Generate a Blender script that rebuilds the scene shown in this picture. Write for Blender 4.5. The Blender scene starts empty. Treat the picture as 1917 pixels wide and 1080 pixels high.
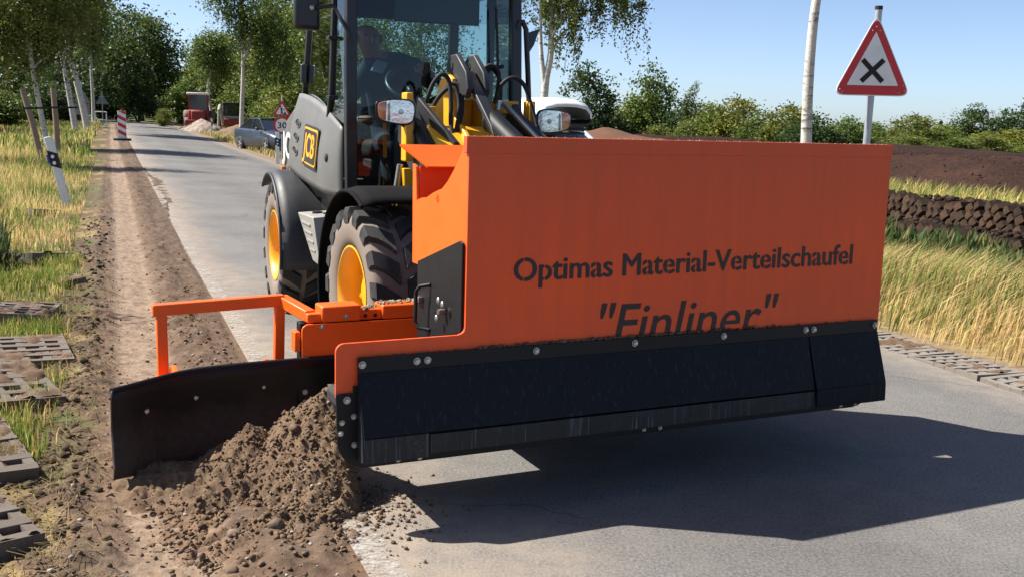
import bpy, bmesh, math, random
import numpy as np
from mathutils import Vector, Matrix
random.seed(7); RNG = np.random.default_rng(7)
SC = bpy.context.scene
COL = SC.collection
rad = math.radians

# ------------------------------------------------------------------ camera
HCAM = 1.45
cam = bpy.data.cameras.new('camera'); cam_o = bpy.data.objects.new('camera', cam); COL.objects.link(cam_o)
PITCH, ROLL = rad(8.8865), rad(1.5294)
cam.sensor_width = 36.0; cam.lens = 36.0 * 1950.0 / 1917.0
cam.clip_start = 0.05; cam.clip_end = 4000
_f = Vector((0, math.cos(PITCH), -math.sin(PITCH))); _u = Vector((0, math.sin(PITCH), math.cos(PITCH))); _r = Vector((1, 0, 0))
_R = _r * math.cos(ROLL) + _u * math.sin(ROLL); _U = -_r * math.sin(ROLL) + _u * math.cos(ROLL)
_m = Matrix((_R, _U, -_f)).transposed().to_4x4(); _m.translation = (0, 0, HCAM)
cam_o.matrix_world = _m
SC.camera = cam_o

# ------------------------------------------------------------------ light
SUN_EL = rad(48.0); SUN_TO = Vector((-0.985, 0.155, 0)).normalized()      # horizontal direction towards the sun
w = bpy.data.worlds.new('World'); SC.world = w; w.use_nodes = True
nt = w.node_tree; nt.nodes.clear()
sky = nt.nodes.new('ShaderNodeTexSky'); sky.sky_type = 'NISHITA'; sky.sun_disc = False
sky.sun_elevation = SUN_EL; sky.sun_rotation = math.atan2(SUN_TO.x, SUN_TO.y)
sky.altitude = 800; sky.air_density = 0.6; sky.dust_density = 1.5; sky.ozone_density = 1.4
bg = nt.nodes.new('ShaderNodeBackground'); bg.inputs['Strength'].default_value = 0.090
wo = nt.nodes.new('ShaderNodeOutputWorld')
nt.links.new(sky.outputs[0], bg.inputs[0]); nt.links.new(bg.outputs[0], wo.inputs[0])
sl = bpy.data.lights.new('sun', 'SUN'); sl.energy = 4.9; sl.angle = rad(0.53); sl.color = (1.0, 0.95, 0.87)
so = bpy.data.objects.new('sun', sl); COL.objects.link(so)
to_sun = Vector((SUN_TO.x * math.cos(SUN_EL), SUN_TO.y * math.cos(SUN_EL), math.sin(SUN_EL)))
so.rotation_euler = to_sun.to_track_quat('Z', 'Y').to_euler(); so.location = to_sun * 60
SC.view_settings.view_transform = 'Standard'; SC.view_settings.look = 'None'
SC.view_settings.gamma = 1.0; SC.view_settings.exposure = 1.08
SC.cycles.max_bounces = 8; SC.cycles.transparent_max_bounces = 12
SC.cycles.use_denoising = True

# ------------------------------------------------------------------ helpers
def tag(o, label=None, cat=None, group=None, kind=None):
    if label: o['label'] = label
    if cat: o['category'] = cat
    if group: o['group'] = group
    if kind: o['kind'] = kind
    return o
def empty(name, loc=(0, 0, 0), rz=0.0, label=None, cat=None, group=None):
    o = bpy.data.objects.new(name, None); COL.objects.link(o); o.location = loc; o.rotation_euler = (0, 0, rz)
    o.empty_display_size = 0.2
    return tag(o, label, cat, group)
def copy_tree(o, parent=None):
    c = o.copy(); COL.objects.link(c); c.parent = parent
    for ch in list(o.children): copy_tree(ch, c)
    return c

class MB:
    """collects shapes; build() links them as one mesh object"""
    def __init__(s, M=None): s.v = []; s.f = []; s.M = M or Matrix.Identity(4)
    def add(s, vs, fs):
        n = len(s.v); s.v += [s.M @ Vector(p) for p in vs]; s.f += [tuple(n + i for i in f) for f in fs]; return s
    def box(s, c, d, R=None):
        x, y, z = d[0] / 2, d[1] / 2, d[2] / 2
        vs = [Vector((a, b, e)) for a in (-x, x) for b in (-y, y) for e in (-z, z)]
        if R is not None: vs = [R @ p for p in vs]
        vs = [p + Vector(c) for p in vs]
        return s.add(vs, [(0, 1, 3, 2), (4, 6, 7, 5), (0, 4, 5, 1), (2, 3, 7, 6), (0, 2, 6, 4), (1, 5, 7, 3)])
    def b2(s, lo, hi): return s.box([(a + b) / 2 for a, b in zip(lo, hi)], [abs(b - a) for a, b in zip(lo, hi)])
    def prism(s, pts, ext):
        """pts: planar 3D polygon; ext: extrusion vector"""
        n = len(pts); e = Vector(ext); a = [Vector(p) for p in pts]
        nn = Vector((0, 0, 0))
        for i in range(n): nn += a[i].cross(a[(i + 1) % n])
        if nn.dot(e) > 0: a = a[::-1]
        return s.add(a + [p + e for p in a], [tuple(range(n)), tuple(range(2 * n - 1, n - 1, -1))] + [(i, i + n, (i + 1) % n + n, (i + 1) % n) for i in range(n)])
    def tube(s, pts, r, n=8, caps=True):
        pts = [Vector(p) for p in pts]; rs = r if isinstance(r, (list, tuple)) else [r] * len(pts)
        vs = []; fs = []; up = None
        for i, p in enumerate(pts):
            t = (pts[min(i + 1, len(pts) - 1)] - pts[max(i - 1, 0)]).normalized()
            if up is None:
                up = Vector((0, 0, 1)) if abs(t.z) < 0.9 else Vector((1, 0, 0))
            a = t.cross(up).normalized(); b = a.cross(t).normalized(); up = b
            for k in range(n):
                q = 2 * math.pi * k / n; vs.append(p + (a * math.cos(q) + b * math.sin(q)) * rs[i])
        for i in range(len(pts) - 1):
            for k in range(n):
                k2 = (k + 1) % n; fs.append((i * n + k, i * n + k2, (i + 1) * n + k2, (i + 1) * n + k))
        if caps:
            fs.append(tuple(range(n - 1, -1, -1))); m = (len(pts) - 1) * n; fs.append(tuple(range(m, m + n)))
        return s.add(vs, fs)
    def cyl(s, p0, p1, r, n=16, r1=None): return s.tube([p0, p1], [r, r if r1 is None else r1], n)
    def lathe(s, prof, o=(0, 0, 0), ax='x', n=32, closed=False):
        """prof: list of (a, r) along the axis"""
        vs = []; fs = []; m = len(prof); o = Vector(o)
        for k in range(n):
            q = 2 * math.pi * k / n; c, e = math.cos(q), math.sin(q)
            for a, r in prof:
                vs.append(o + Vector({'x': (a, r * c, r * e), 'y': (r * e, a, r * c), 'z': (r * c, r * e, a)}[ax]))
        for k in range(n):
            k2 = (k + 1) % n
            for i in range(m - (0 if closed else 1)):
                i2 = (i + 1) % m
                fs.append((k * m + i, k * m + i2, k2 * m + i2, k2 * m + i))
        return s.add(vs, fs)
    def ell(s, c, d, n=12, m=8, R=None):
        vs = []; fs = []
        for j in range(m + 1):
            th = math.pi * j / m
            for k in range(n):
                q = 2 * math.pi * k / n; p = Vector((d[0] * math.sin(th) * math.cos(q), d[1] * math.sin(th) * math.sin(q), d[2] * math.cos(th)))
                if R is not None: p = R @ p
                vs.append(p + Vector(c))
        for j in range(m):
            for k in range(n):
                k2 = (k + 1) % n; fs.append((j * n + k, (j + 1) * n + k, (j + 1) * n + k2, j * n + k2))
        return s.add(vs, fs)
    def grid(s, P):
        """P[i][j] points -> quad sheet"""
        a, b = len(P), len(P[0])
        return s.add([p for r in P for p in r], [(i * b + j, i * b + j + 1, (i + 1) * b + j + 1, (i + 1) * b + j) for i in range(a - 1) for j in range(b - 1)])
    def build(s, name, mat, parent=None, smooth=None, bev=0.0, seg=2, solid=0.0):
        me = bpy.data.meshes.new(name); me.from_pydata([tuple(p) for p in s.v], [], s.f); me.update()
        bm = bmesh.new(); bm.from_mesh(me)
        bmesh.ops.remove_doubles(bm, verts=bm.verts, dist=1e-5)
        if solid == 0.0: bmesh.ops.recalc_face_normals(bm, faces=bm.faces)
        bm.to_mesh(me); bm.free()
        if mat is not None:
            for mm in (mat if isinstance(mat, (list, tuple)) else [mat]): me.materials.append(mm)
        o = bpy.data.objects.new(name, me); COL.objects.link(o); o.parent = parent
        if solid:
            md = o.modifiers.new('solid', 'SOLIDIFY'); md.thickness = solid; md.offset = 0
        if bev:
            md = o.modifiers.new('bevel', 'BEVEL'); md.width = bev; md.segments = seg; md.limit_method = 'ANGLE'; md.angle_limit = rad(40)
            md.harden_normals = False
        if smooth or bev:
            me.shade_smooth(); me.set_sharp_from_angle(angle=rad(smooth or 40))
        return o

def np_mesh(name, V, F, mat, parent=None, col=None, smooth=False, quads=True):
    """big meshes from numpy arrays; col: per-vertex rgb attribute 'tint'"""
    me = bpy.data.meshes.new(name); V = np.asarray(V, np.float32); F = np.asarray(F, np.int32); k = F.shape[1]
    me.vertices.add(len(V)); me.vertices.foreach_set('co', V.ravel())
    me.loops.add(F.size); me.loops.foreach_set('vertex_index', F.ravel())
    me.polygons.add(len(F)); me.polygons.foreach_set('loop_start', np.arange(0, F.size, k, dtype=np.int32))
    if smooth: me.polygons.foreach_set('use_smooth', np.ones(len(F), bool))
    me.update(calc_edges=True)
    if col is not None:
        a = me.attributes.new('tint', 'FLOAT_COLOR', 'POINT')
        c = np.ones((len(V), 4), np.float32); c[:, :3] = col; a.data.foreach_set('color', c.ravel())
    if mat: me.materials.append(mat)
    o = bpy.data.objects.new(name, me); COL.objects.link(o); o.parent = parent
    return o

def hsh(ix, iy, seed):
    h = (ix.astype(np.int64) * 374761393 + iy.astype(np.int64) * 668265263 + seed * 974711) & 0xffffffff
    h = ((h ^ (h >> 13)) * 1274126177) & 0xffffffff
    return ((h ^ (h >> 16)) & 0xffff) / 65535.0
def vnoise(x, y, seed=0):
    ix = np.floor(x); iy = np.floor(y); fx = x - ix; fy = y - iy
    fx = fx * fx * (3 - 2 * fx); fy = fy * fy * (3 - 2 * fy)
    a = hsh(ix, iy, seed); b = hsh(ix + 1, iy, seed); c = hsh(ix, iy + 1, seed); d = hsh(ix + 1, iy + 1, seed)
    return (a + (b - a) * fx) * (1 - fy) + (c + (d - c) * fx) * fy
def fbm(x, y, seed=0, o=4, g=0.5):
    s = 0; a = 1; t = 0
    for i in range(o): s = s + a * vnoise(x * 2 ** i + 17.3 * i, y * 2 ** i - 9.1 * i, seed + i); t += a; a *= g
    return s / t
def sstep(a, b, x):
    t = np.clip((x - a) / (b - a), 0, 1); return t * t * (3 - 2 * t)

# ------------------------------------------------------------------ materials
MATS = {}
class N:
    """small node-graph helper"""
    def __init__(s, name):
        s.m = bpy.data.materials.new(name); s.m.use_nodes = True; s.t = s.m.node_tree
        s.b = s.t.nodes['Principled BSDF']; s.out = s.t.nodes['Material Output']; MATS[name] = s.m
    def n(s, kind, **kw):
        x = s.t.nodes.new(kind)
        for k, v in kw.items():
            if k.startswith('i_'):
                k = k[2:]; k = int(k) if k.isdigit() else k.replace('_', ' ')
                x.inputs[k].default_value = v
            else: setattr(x, k, v)
        return x
    def l(s, a, b): s.t.links.new(a, b)
    def pos(s, obj=True):
        if not hasattr(s, '_p'): s._p = s.n('ShaderNodeTexCoord')
        return s._p.outputs['Object']
    def noise(s, scale, detail=4, rough=0.55, vec=None, dist=0.0):
        x = s.n('ShaderNodeTexNoise', i_Scale=scale, i_Detail=detail, i_Roughness=rough, i_Distortion=dist); s.l(vec or s.pos(), x.inputs['Vector']); return x.outputs['Fac']
    def vor(s, scale, vec=None, feature='F1'):
        x = s.n('ShaderNodeTexVoronoi', feature=feature, i_Scale=scale); s.l(vec or s.pos(), x.inputs['Vector']); return x.outputs['Distance']
    def scalev(s, sc, vec=None):
        x = s.n('ShaderNodeVectorMath', operation='MULTIPLY'); s.l(vec or s.pos(), x.inputs[0]); x.inputs[1].default_value = sc; return x.outputs[0]
    def ramp(s, fac, stops):
        r = s.n('ShaderNodeValToRGB'); e = r.color_ramp.elements
        while len(e) < len(stops): e.new(0.5)
        for q, (p, c) in zip(e, stops):
            q.position = p; q.color = (c, c, c, 1) if isinstance(c, (int, float)) else (*c, 1)
        s.l(fac, r.inputs[0]); return r.outputs[0]
    def mix(s, fac, a, b, mode='MIX'):
        x = s.n('ShaderNodeMix', data_type='RGBA', blend_type=mode)
        for sock, val in ((x.inputs[0], fac), (x.inputs[6], a), (x.inputs[7], b)):
            if isinstance(val, (int, float)): sock.default_value = val
            elif isinstance(val, tuple): sock.default_value = (*val, 1)
            else: s.l(val, sock)
        return x.outputs[2]
    def math(s, op, a, b=None):
        x = s.n('ShaderNodeMath', operation=op)
        for i, v in enumerate((a, b)):
            if v is None: continue
            if isinstance(v, (int, float)): x.inputs[i].default_value = v
            else: s.l(v, x.inputs[i])
        return x.outputs[0]
    def set(s, **kw):
        for k, v in kw.items():
            sock = s.b.inputs[k.replace('_', ' ')]
            if isinstance(v, tuple): sock.default_value = (*v, 1) if len(v) == 3 else v
            elif isinstance(v, (int, float)): sock.default_value = v
            else: s.l(v, sock)
        return s
    def bump(s, h, strength=0.3, dist=0.01):
        x = s.n('ShaderNodeBump', i_Strength=strength, i_Distance=dist); s.l(h, x.inputs['Height']); s.l(x.outputs[0], s.b.inputs['Normal']); return s
    def attr(s, name='tint'):
        x = s.n('ShaderNodeAttribute', attribute_name=name); return x.outputs['Color']

def paint(name, c, rough=0.4, dirt=0.25, dirtc=(0.25, 0.18, 0.12), scale=3.0, bump=0.05, metal=0.0, coat=0.0, scr=0.0):
    g = N(name); a = g.noise(scale, 5, 0.65); b = g.noise(scale * 14, 3, 0.6)
    base = g.mix(g.ramp(a, [(0.3, 0.0), (0.75, 1.0)]), tuple(x * 0.88 for x in c), tuple(min(1, x * 1.06) for x in c))
    d = g.math('MULTIPLY', g.ramp(a, [(0.5, 0.0), (0.8, 1.0)]), g.ramp(b, [(0.4, 0.0), (0.7, 1.0)]))
    base = g.mix(g.math('MULTIPLY', d, dirt), base, dirtc)
    if scr:
        sv = g.noise(1.0, 4, 0.7, vec=g.scalev((80, 80, 1.6)))
        base = g.mix(g.math('MULTIPLY', g.ramp(sv, [(0.56, 0.0), (0.72, 1.0)]), scr), base, (0.30, 0.32, 0.36))
    g.set(Base_Color=base, Roughness=g.ramp(a, [(0.2, rough * 0.85), (0.8, min(1, rough * 1.3))]), Metallic=metal, Coat_Weight=coat)
    g.bump(b, bump, 0.003); return g.m
def attr_mat(name, rough=0.8, nscale=30.0, amt=0.3, bump=0.3, transl=0.0, bdist=0.01):
    g = N(name); a = g.noise(nscale, 5, 0.65)
    c = g.mix(1.0, g.attr(), g.ramp(a, [(0.25, 1 - amt), (0.75, 1 + amt * 0.8)]), 'MULTIPLY')
    g.set(Base_Color=c, Roughness=rough); g.b.inputs['Specular IOR Level'].default_value = 0.25
    if bump: g.bump(a, bump, bdist)
    if transl:
        t = g.n('ShaderNodeBsdfTranslucent'); g.l(c, t.inputs['Color'])
        x = g.n('ShaderNodeMixShader', i_0=transl); g.l(g.b.outputs[0], x.inputs[1]); g.l(t.outputs[0], x.inputs[2]); g.l(x.outputs[0], g.out.inputs['Surface'])
    return g.m
def glass(name, tint=(0.62, 0.78, 0.76), gl=0.10):
    g = N(name); t = g.n('ShaderNodeBsdfTransparent'); t.inputs[0].default_value = (*tint, 1)
    s_ = g.n('ShaderNodeBsdfGlossy', i_Roughness=0.02); s_.inputs[0].default_value = (0.9, 0.95, 1, 1)
    fr = g.n('ShaderNodeFresnel', i_IOR=1.5)
    f2 = g.math('MULTIPLY', fr.outputs[0], 0.9)
    f2 = g.math('MINIMUM', g.math('ADD', f2, gl * 0.2), 0.9)
    x = g.n('ShaderNodeMixShader'); g.l(f2, x.inputs[0]); g.l(t.outputs[0], x.inputs[1]); g.l(s_.outputs[0], x.inputs[2]); g.l(x.outputs[0], g.out.inputs['Surface'])
    return g.m

m_orange = paint('orange_paint', (0.80, 0.080, 0.008), 0.5, 0.35, (0.30, 0.12, 0.06), 2.2, 0.04)
g = N('orange_plate_used')                      # front plate: sprayed orange, rubbed, streaked and darker towards the top
a_ = g.noise(1.6, 6, 0.7); st_n = g.noise(1.0, 5, 0.7, vec=g.scalev((16, 16, 1.1))); sc_n = g.noise(1.0, 3, 0.8, vec=g.scalev((9, 9, 130))); fn = g.noise(60, 4, 0.7)
c = g.mix(g.ramp(a_, [(0.3, 0.0), (0.7, 1.0)]), (0.74, 0.070, 0.007), (0.92, 0.098, 0.009))
c = g.mix(g.math('MULTIPLY', g.ramp(st_n, [(0.42, 0.0), (0.72, 1.0)]), 0.28), c, (0.42, 0.06, 0.02))
sp = g.n('ShaderNodeSeparateXYZ'); g.l(g.pos(), sp.inputs[0])
hgt = g.n('ShaderNodeMapRange', i_1=0.95, i_2=1.36, i_3=0.0, i_4=1.0); g.l(sp.outputs[2], hgt.inputs[0])
top_dark = g.math('MULTIPLY', g.math('MULTIPLY', hgt.outputs[0], g.ramp(a_, [(0.25, 0.25), (0.65, 1.0)])), 0.48)
c = g.mix(top_dark, c, (0.26, 0.065, 0.03))
lowm = g.n('ShaderNodeMapRange', i_1=0.85, i_2=0.62, i_3=0.0, i_4=1.0); g.l(sp.outputs[2], lowm.inputs[0])
c = g.mix(g.math('MULTIPLY', g.math('MULTIPLY', lowm.outputs[0], g.ramp(fn, [(0.45, 0.0), (0.75, 1.0)])), 0.30), c, (0.30, 0.17, 0.10))
c = g.mix(g.math('MULTIPLY', g.ramp(sc_n, [(0.70, 0.0), (0.76, 1.0)]), 0.30), c, (0.40, 0.12, 0.06))
g.set(Base_Color=c, Roughness=g.ramp(a_, [(0.2, 0.42), (0.8, 0.68)])); g.bump(g.math('ADD', g.math('MULTIPLY', g.noise(0.9, 2, 0.5), 1.0), g.math('MULTIPLY', fn, 0.02)), 0.25, 0.03)
m_front = g.m
g = N('black_blade_dirty')                       # blade: worn black paint, dried soil sticking to its lower half
a_ = g.noise(5, 6, 0.7); b_ = g.noise(38, 4, 0.7); sp = g.n('ShaderNodeSeparateXYZ'); g.l(g.pos(), sp.inputs[0])
lo = g.n('ShaderNodeMapRange', i_1=0.36, i_2=0.05, i_3=0.0, i_4=1.0); g.l(sp.outputs[2], lo.inputs[0])
dd = g.math('MULTIPLY', g.ramp(g.math('ADD', g.math('MULTIPLY', lo.outputs[0], 0.55), g.math('MULTIPLY', a_, 0.7)), [(0.52, 0.0), (0.80, 1.0)]), g.ramp(b_, [(0.3, 0.35), (0.65, 1.0)]))
g.set(Base_Color=g.mix(g.math('MULTIPLY', dd, 0.75), (0.008, 0.0085, 0.010), (0.085, 0.058, 0.038)), Roughness=g.ramp(dd, [(0.0, 0.45), (1.0, 0.95)])); g.b.inputs['Specular IOR Level'].default_value = 0.3; g.bump(b_, 0.25, 0.004)
m_blade = g.m
m_orange_lit = paint('orange_paint_sunlit', (0.86, 0.125, 0.006), 0.40, 0.25, (0.3, 0.14, 0.06), 3.5, 0.04)  # same orange, lighter and yellower: sunlight on the lit parts put into the colour
m_black = paint('black_paint', (0.007, 0.0075, 0.009), 0.5, 0.3, (0.06, 0.05, 0.04), 3.0, 0.05)
m_flap = paint('black_rubber_flap', (0.006, 0.0075, 0.012), 0.6, 0.15, (0.05, 0.05, 0.05), 5.0, 0.06, scr=0.07)
m_wear = paint('worn_steel_strip', (0.016, 0.018, 0.021), 0.5, 0.6, (0.11, 0.10, 0.085), 9.0, 0.08, scr=0.35)
m_bolt = paint('zinc_bolt', (0.55, 0.54, 0.50), 0.38, 0.5, (0.2, 0.17, 0.13), 30, 0.05, metal=0.7)
m_letter = paint('black_lettering', (0.02, 0.012, 0.014), 0.5, 0.5, (0.22, 0.07, 0.04), 16, 0.02)
m_yellow = paint('yellow_paint', (0.86, 0.40, 0.012), 0.36, 0.3, (0.28, 0.17, 0.06), 4, 0.03)
m_grey = paint('grey_plastic', (0.135, 0.132, 0.125), 0.5, 0.25, (0.25, 0.21, 0.16), 4, 0.04)
m_dgrey = paint('dark_plastic', (0.028, 0.029, 0.032), 0.5, 0.35, (0.13, 0.10, 0.08), 4, 0.05)
m_cab = paint('cab_black', (0.012, 0.014, 0.018), 0.34, 0.25, (0.10, 0.09, 0.08), 4, 0.02)
m_rubber = paint('tyre_rubber', (0.022, 0.021, 0.021), 0.75, 0.75, (0.17, 0.13, 0.098), 5, 0.15)
m_side = paint('dusty_tyre_wall', (0.21, 0.165, 0.13), 0.85, 0.5, (0.06, 0.05, 0.045), 9, 0.15)
m_alu = paint('aluminium', (0.34, 0.33, 0.30), 0.5, 0.7, (0.18, 0.15, 0.11), 12, 0.08, metal=0.25)
m_steel = paint('bare_steel', (0.42, 0.42, 0.42), 0.3, 0.3, (0.2, 0.17, 0.14), 12, 0.03, metal=0.9)
m_white = paint('white_paint', (0.74, 0.74, 0.72), 0.4, 0.35, (0.35, 0.3, 0.22), 7, 0.02)
m_red = paint('sign_red', (0.55, 0.025, 0.03), 0.38, 0.1, (0.25, 0.1, 0.08), 6, 0.01)
m_signwhite = paint('sign_white', (0.80, 0.80, 0.78), 0.42, 0.1, (0.4, 0.38, 0.3), 6, 0.01)
m_signback = paint('sign_back_grey', (0.20, 0.21, 0.22), 0.5, 0.3, (0.15, 0.14, 0.12), 6, 0.02)
m_galv = paint('galvanised_post', (0.42, 0.44, 0.46), 0.42, 0.3, (0.25, 0.24, 0.22), 10, 0.03, metal=0.5)
m_wood = paint('weathered_wood', (0.26, 0.19, 0.13), 0.85, 0.6, (0.10, 0.08, 0.06), 8, 0.4)
m_concrete = paint('concrete', (0.21, 0.185, 0.155), 0.9, 0.7, (0.13, 0.10, 0.07), 14, 0.5)
m_pconc = paint('dirty_concrete', (0.135, 0.108, 0.085), 0.9, 0.85, (0.065, 0.045, 0.03), 9, 0.5)
m_blackplain = paint('matt_black', (0.012, 0.012, 0.013), 0.7, 0.1, (0.05, 0.05, 0.05), 5, 0.02)
m_blue = paint('reflector_blue', (0.01, 0.05, 0.42), 0.3, 0.1, (0.02, 0.03, 0.1), 5, 0.0)
m_refl = paint('reflector_white', (0.8, 0.8, 0.8), 0.2, 0.1, (0.6, 0.6, 0.6), 5, 0.0)
m_matt = paint('matt_fender_plastic', (0.008, 0.0075, 0.0075), 0.95, 0.4, (0.03, 0.02, 0.014), 5, 0.1)
MATS['matt_fender_plastic'].node_tree.nodes['Principled BSDF'].inputs['Specular IOR Level'].default_value = 0.12
m_glass = glass('tinted_glass', (0.56, 0.70, 0.69), 0.0); m_glassc = glass('clear_glass', (0.9, 0.93, 0.93), 0.2)
m_gdark = paint('dark_glass', (0.012, 0.015, 0.018), 0.06, 0.05, (0.05, 0.05, 0.05), 3, 0.0, coat=0.5)
m_mirror = paint('chrome_reflector', (0.85, 0.86, 0.88), 0.10, 0.05, (0.5, 0.5, 0.5), 2.2, 0.45, metal=1.0)
m_amber = paint('amber_lens', (0.75, 0.22, 0.05), 0.15, 0.1, (0.5, 0.2, 0.1), 20, 0.2, coat=0.6)

for k_, v_ in (('black_rubber_flap', 0.2), ('black_paint', 0.3), ('worn_steel_strip', 0.3)): MATS[k_].node_tree.nodes['Principled BSDF'].inputs['Specular IOR Level'].default_value = v_
# ------------------------------------------------------------------ frames
RO = np.array([-1.73, 6.53]); RD = np.array([-0.36, 0.933]); RD /= np.linalg.norm(RD); RN = np.array([RD[1], -RD[0]])
def st2xy(s, t): return RO[0] + RD[0] * s + RN[0] * t, RO[1] + RD[1] * s + RN[1] * t
def zrise(x, y):
    """the land climbs very gently along the road"""
    x = np.asarray(x, float); y = np.asarray(y, float)
    d = np.hypot(x, y); r = x / np.maximum(np.abs(y), 1.0)
    return 0.010 * np.maximum(0, d - 12) * sstep(-0.16, -0.38, r) * (y > 0) * sstep(260, 120, d) + 1.5 * sstep(150, 300, d) * sstep(-0.16, -0.38, r) * (y > 0)
def zr(x, y): return float(zrise(np.array([x]), np.array([y]))[0])
BYAW = rad(26.0); RYAW = rad(21.5)
BO = np.array([-0.19006, 4.29304])                       # reference frame of the front axle
BKO = BO * 0.88                                          # foot of the bucket's left front edge
# ================================================================== GROUND
def spaced(segs):
    out = []
    for a, b, d in segs: out += list(np.arange(a, b - 1e-6, d))
    return out
def grow(a, d, k, lim):
    o = []; x = a
    while abs(x) < lim: o.append(x); x += d; d *= k
    return o
s_l = np.array(sorted(set([-60, -30, -15, -9, -6.5, -5.2] + spaced([(-4.4, 2.2, 0.022), (2.2, 6, 0.05), (6, 14, 0.1)]) + grow(14, 0.2, 1.06, 1600))))
t_l = np.array(sorted(set([-x for x in grow(5.5, 0.25, 1.13, 900)] + spaced([(-5.5, -2.2, 0.1), (-2.2, 0.12, 0.02), (0.12, 4.0, 0.6), (4.0, 5.0, 0.05), (5.0, 12, 0.15)]) + grow(12, 0.25, 1.12, 900))))
S, T = np.meshgrid(s_l, t_l, indexing='ij')
GX, GY = st2xy(S, T)
n1 = fbm(S * 1.3, T * 1.3, 3); n2 = fbm(S * 6, T * 6, 11); n3 = fbm(S * 22, T * 22, 21, 3); n4 = fbm(S * 0.25, T * 0.25, 31)
def dirt_edge(s): return -0.03 + 0.20 * sstep(7, 13, s) * sstep(24, 15, s) + 0.10 * (fbm(s * 1.7, s * 0 + 4.2, 5, 3) - 0.5)
DE = dirt_edge(S)
lane = sstep(-0.80, -0.70, T) * sstep(-0.40, -0.50, T)                       # smooth wheel track in the shoulder
near = sstep(30, 12, S)
ss = sstep(-1.02, -0.84, T + 0.25 * (n2 - 0.5)) * (T < DE)                   # bare shoulder
left = T < DE
Z = np.where(left, 0.007 - 0.032 * sstep(0.03, 0.28, DE - T), np.where(T < 0.07, -0.003, -0.05))
Z = Z + left * near * ((n2 - 0.5) * 0.06 * (1 - 0.75 * lane) + (n3 - 0.5) * 0.038 * (1 - 0.8 * lane)) * sstep(0.0, 0.06, DE - T)
ridge = np.exp(-((T + 0.28 + 0.1 * (n1 - 0.5)) / 0.10) ** 2) + 0.8 * np.exp(-((T + 0.92) / 0.09) ** 2)
Z = Z + left * ridge * 0.035 * (0.4 + n2) * near
tread = (np.sin(S * 2 * np.pi / 0.075 + 5 * np.abs(T + 0.6)) > 0.2) * lane
Z = Z - left * near * (0.018 * lane + 0.006 * tread)
bank = sstep(-0.9, -3.5, T)
Z = Z + (T < -0.9) * (0.05 * (n1 - 0.5) * sstep(-0.9, -1.4, T) - 0.10 * bank)
right = T > 4.2
Z = np.where(right, -0.012 - 0.10 * sstep(4.6, 7.5, T) + 0.04 * (n1 - 0.5) * sstep(4.4, 5.5, T) + 0.012 * (n2 - 0.5), Z)
zg = zrise(GX, GY)
Z = Z + zg + sstep(40, 200, np.abs(T)) * 0.0
def lerp(a, b, f): return a + (b - a) * f[..., None]
soil = np.array([0.145, 0.092, 0.058]); sand = np.array([0.25, 0.18, 0.125]); dark = np.array([0.062, 0.040, 0.026])
gr = np.array([0.075, 0.095, 0.028]); dry = np.array([0.24, 0.175, 0.075]); peat = np.array([0.030, 0.017, 0.011])
C = lerp(np.broadcast_to(soil, S.shape + (3,)), sand, np.clip(lane * 0.85 + sstep(0.45, 0.75, n2) * 0.5, 0, 1))
C = lerp(C, dark, np.clip(sstep(0.5, 0.8, n3) * 0.55 + sstep(-0.46, -0.3, T + 0.2 * (n2 - 0.5)) * 0.45 + sstep(0.5, 0.7, n2) * sstep(-0.75, -0.9, T) * 0.7, 0, 1))
strip = np.clip(ss, 0, 1)
turf = lerp(np.broadcast_to(gr, S.shape + (3,)), dry, sstep(0.42, 0.62, fbm(S * 0.8, T * 0.8, 41)))
turf = lerp(turf, soil * 0.75, np.clip(sstep(-1.9, -1.0, T) * sstep(0.35, 0.6, n2) * (T < 0), 0, 1))
C = np.where((T < DE)[..., None], lerp(turf, C.reshape(C.shape), strip) * 0 + (turf * (1 - strip[..., None]) + C * strip[..., None]), turf)
rs = sstep(4.95, 4.6, T + 0.3 * (n2 - 0.5)) * (T > 4.0)
C = np.where((T > 4.0)[..., None], lerp(lerp(np.broadcast_to(gr * 1.2, S.shape + (3,)), dry * 1.15, sstep(0.35, 0.6, n1 * 0.5 + n4 * 0.5)), sand * 0.85, rs), C)
C = lerp(C, soil * 0.9, sstep(-0.25, -0.1, T) * (T >= DE) * (T < 0.6))
pz = sstep(17.0, 18.5, T + 2 * (n1 - 0.5)) * sstep(55, 40, T) * sstep(80, 60, S)
C = lerp(C, peat, pz)
far = sstep(60, 160, np.hypot(GX, GY)); C = lerp(C, np.array([0.075, 0.10, 0.03]), far * (1 - pz))
nS, nT = S.shape
idx = np.arange(nS * nT).reshape(nS, nT)
Fq = np.stack([idx[:-1, :-1], idx[1:, :-1], idx[1:, 1:], idx[:-1, 1:]], -1).reshape(-1, 4)[:, ::-1]
m_ground = attr_mat('ground_soil_and_turf', 0.95, 26, 0.35, 0.6, bdist=0.02)
ground = np_mesh('ground', np.stack([GX, GY, Z], -1).reshape(-1, 3), Fq, m_ground, col=C.reshape(-1, 3), smooth=True)
tag(ground, kind='structure')
def zg_at(x, y):
    """ground height without the fine relief"""
    d = np.array([x, y]) - RO; t = d @ RN
    b = -0.03 if t < 0 else (0 if t < 4.2 else -0.02 - 0.10 * float(sstep(4.6, 7.5, t)))
    return zr(x, y) + b - (0.10 * float(sstep(-0.9, -3.5, t)) if t < 0 else 0)

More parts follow.
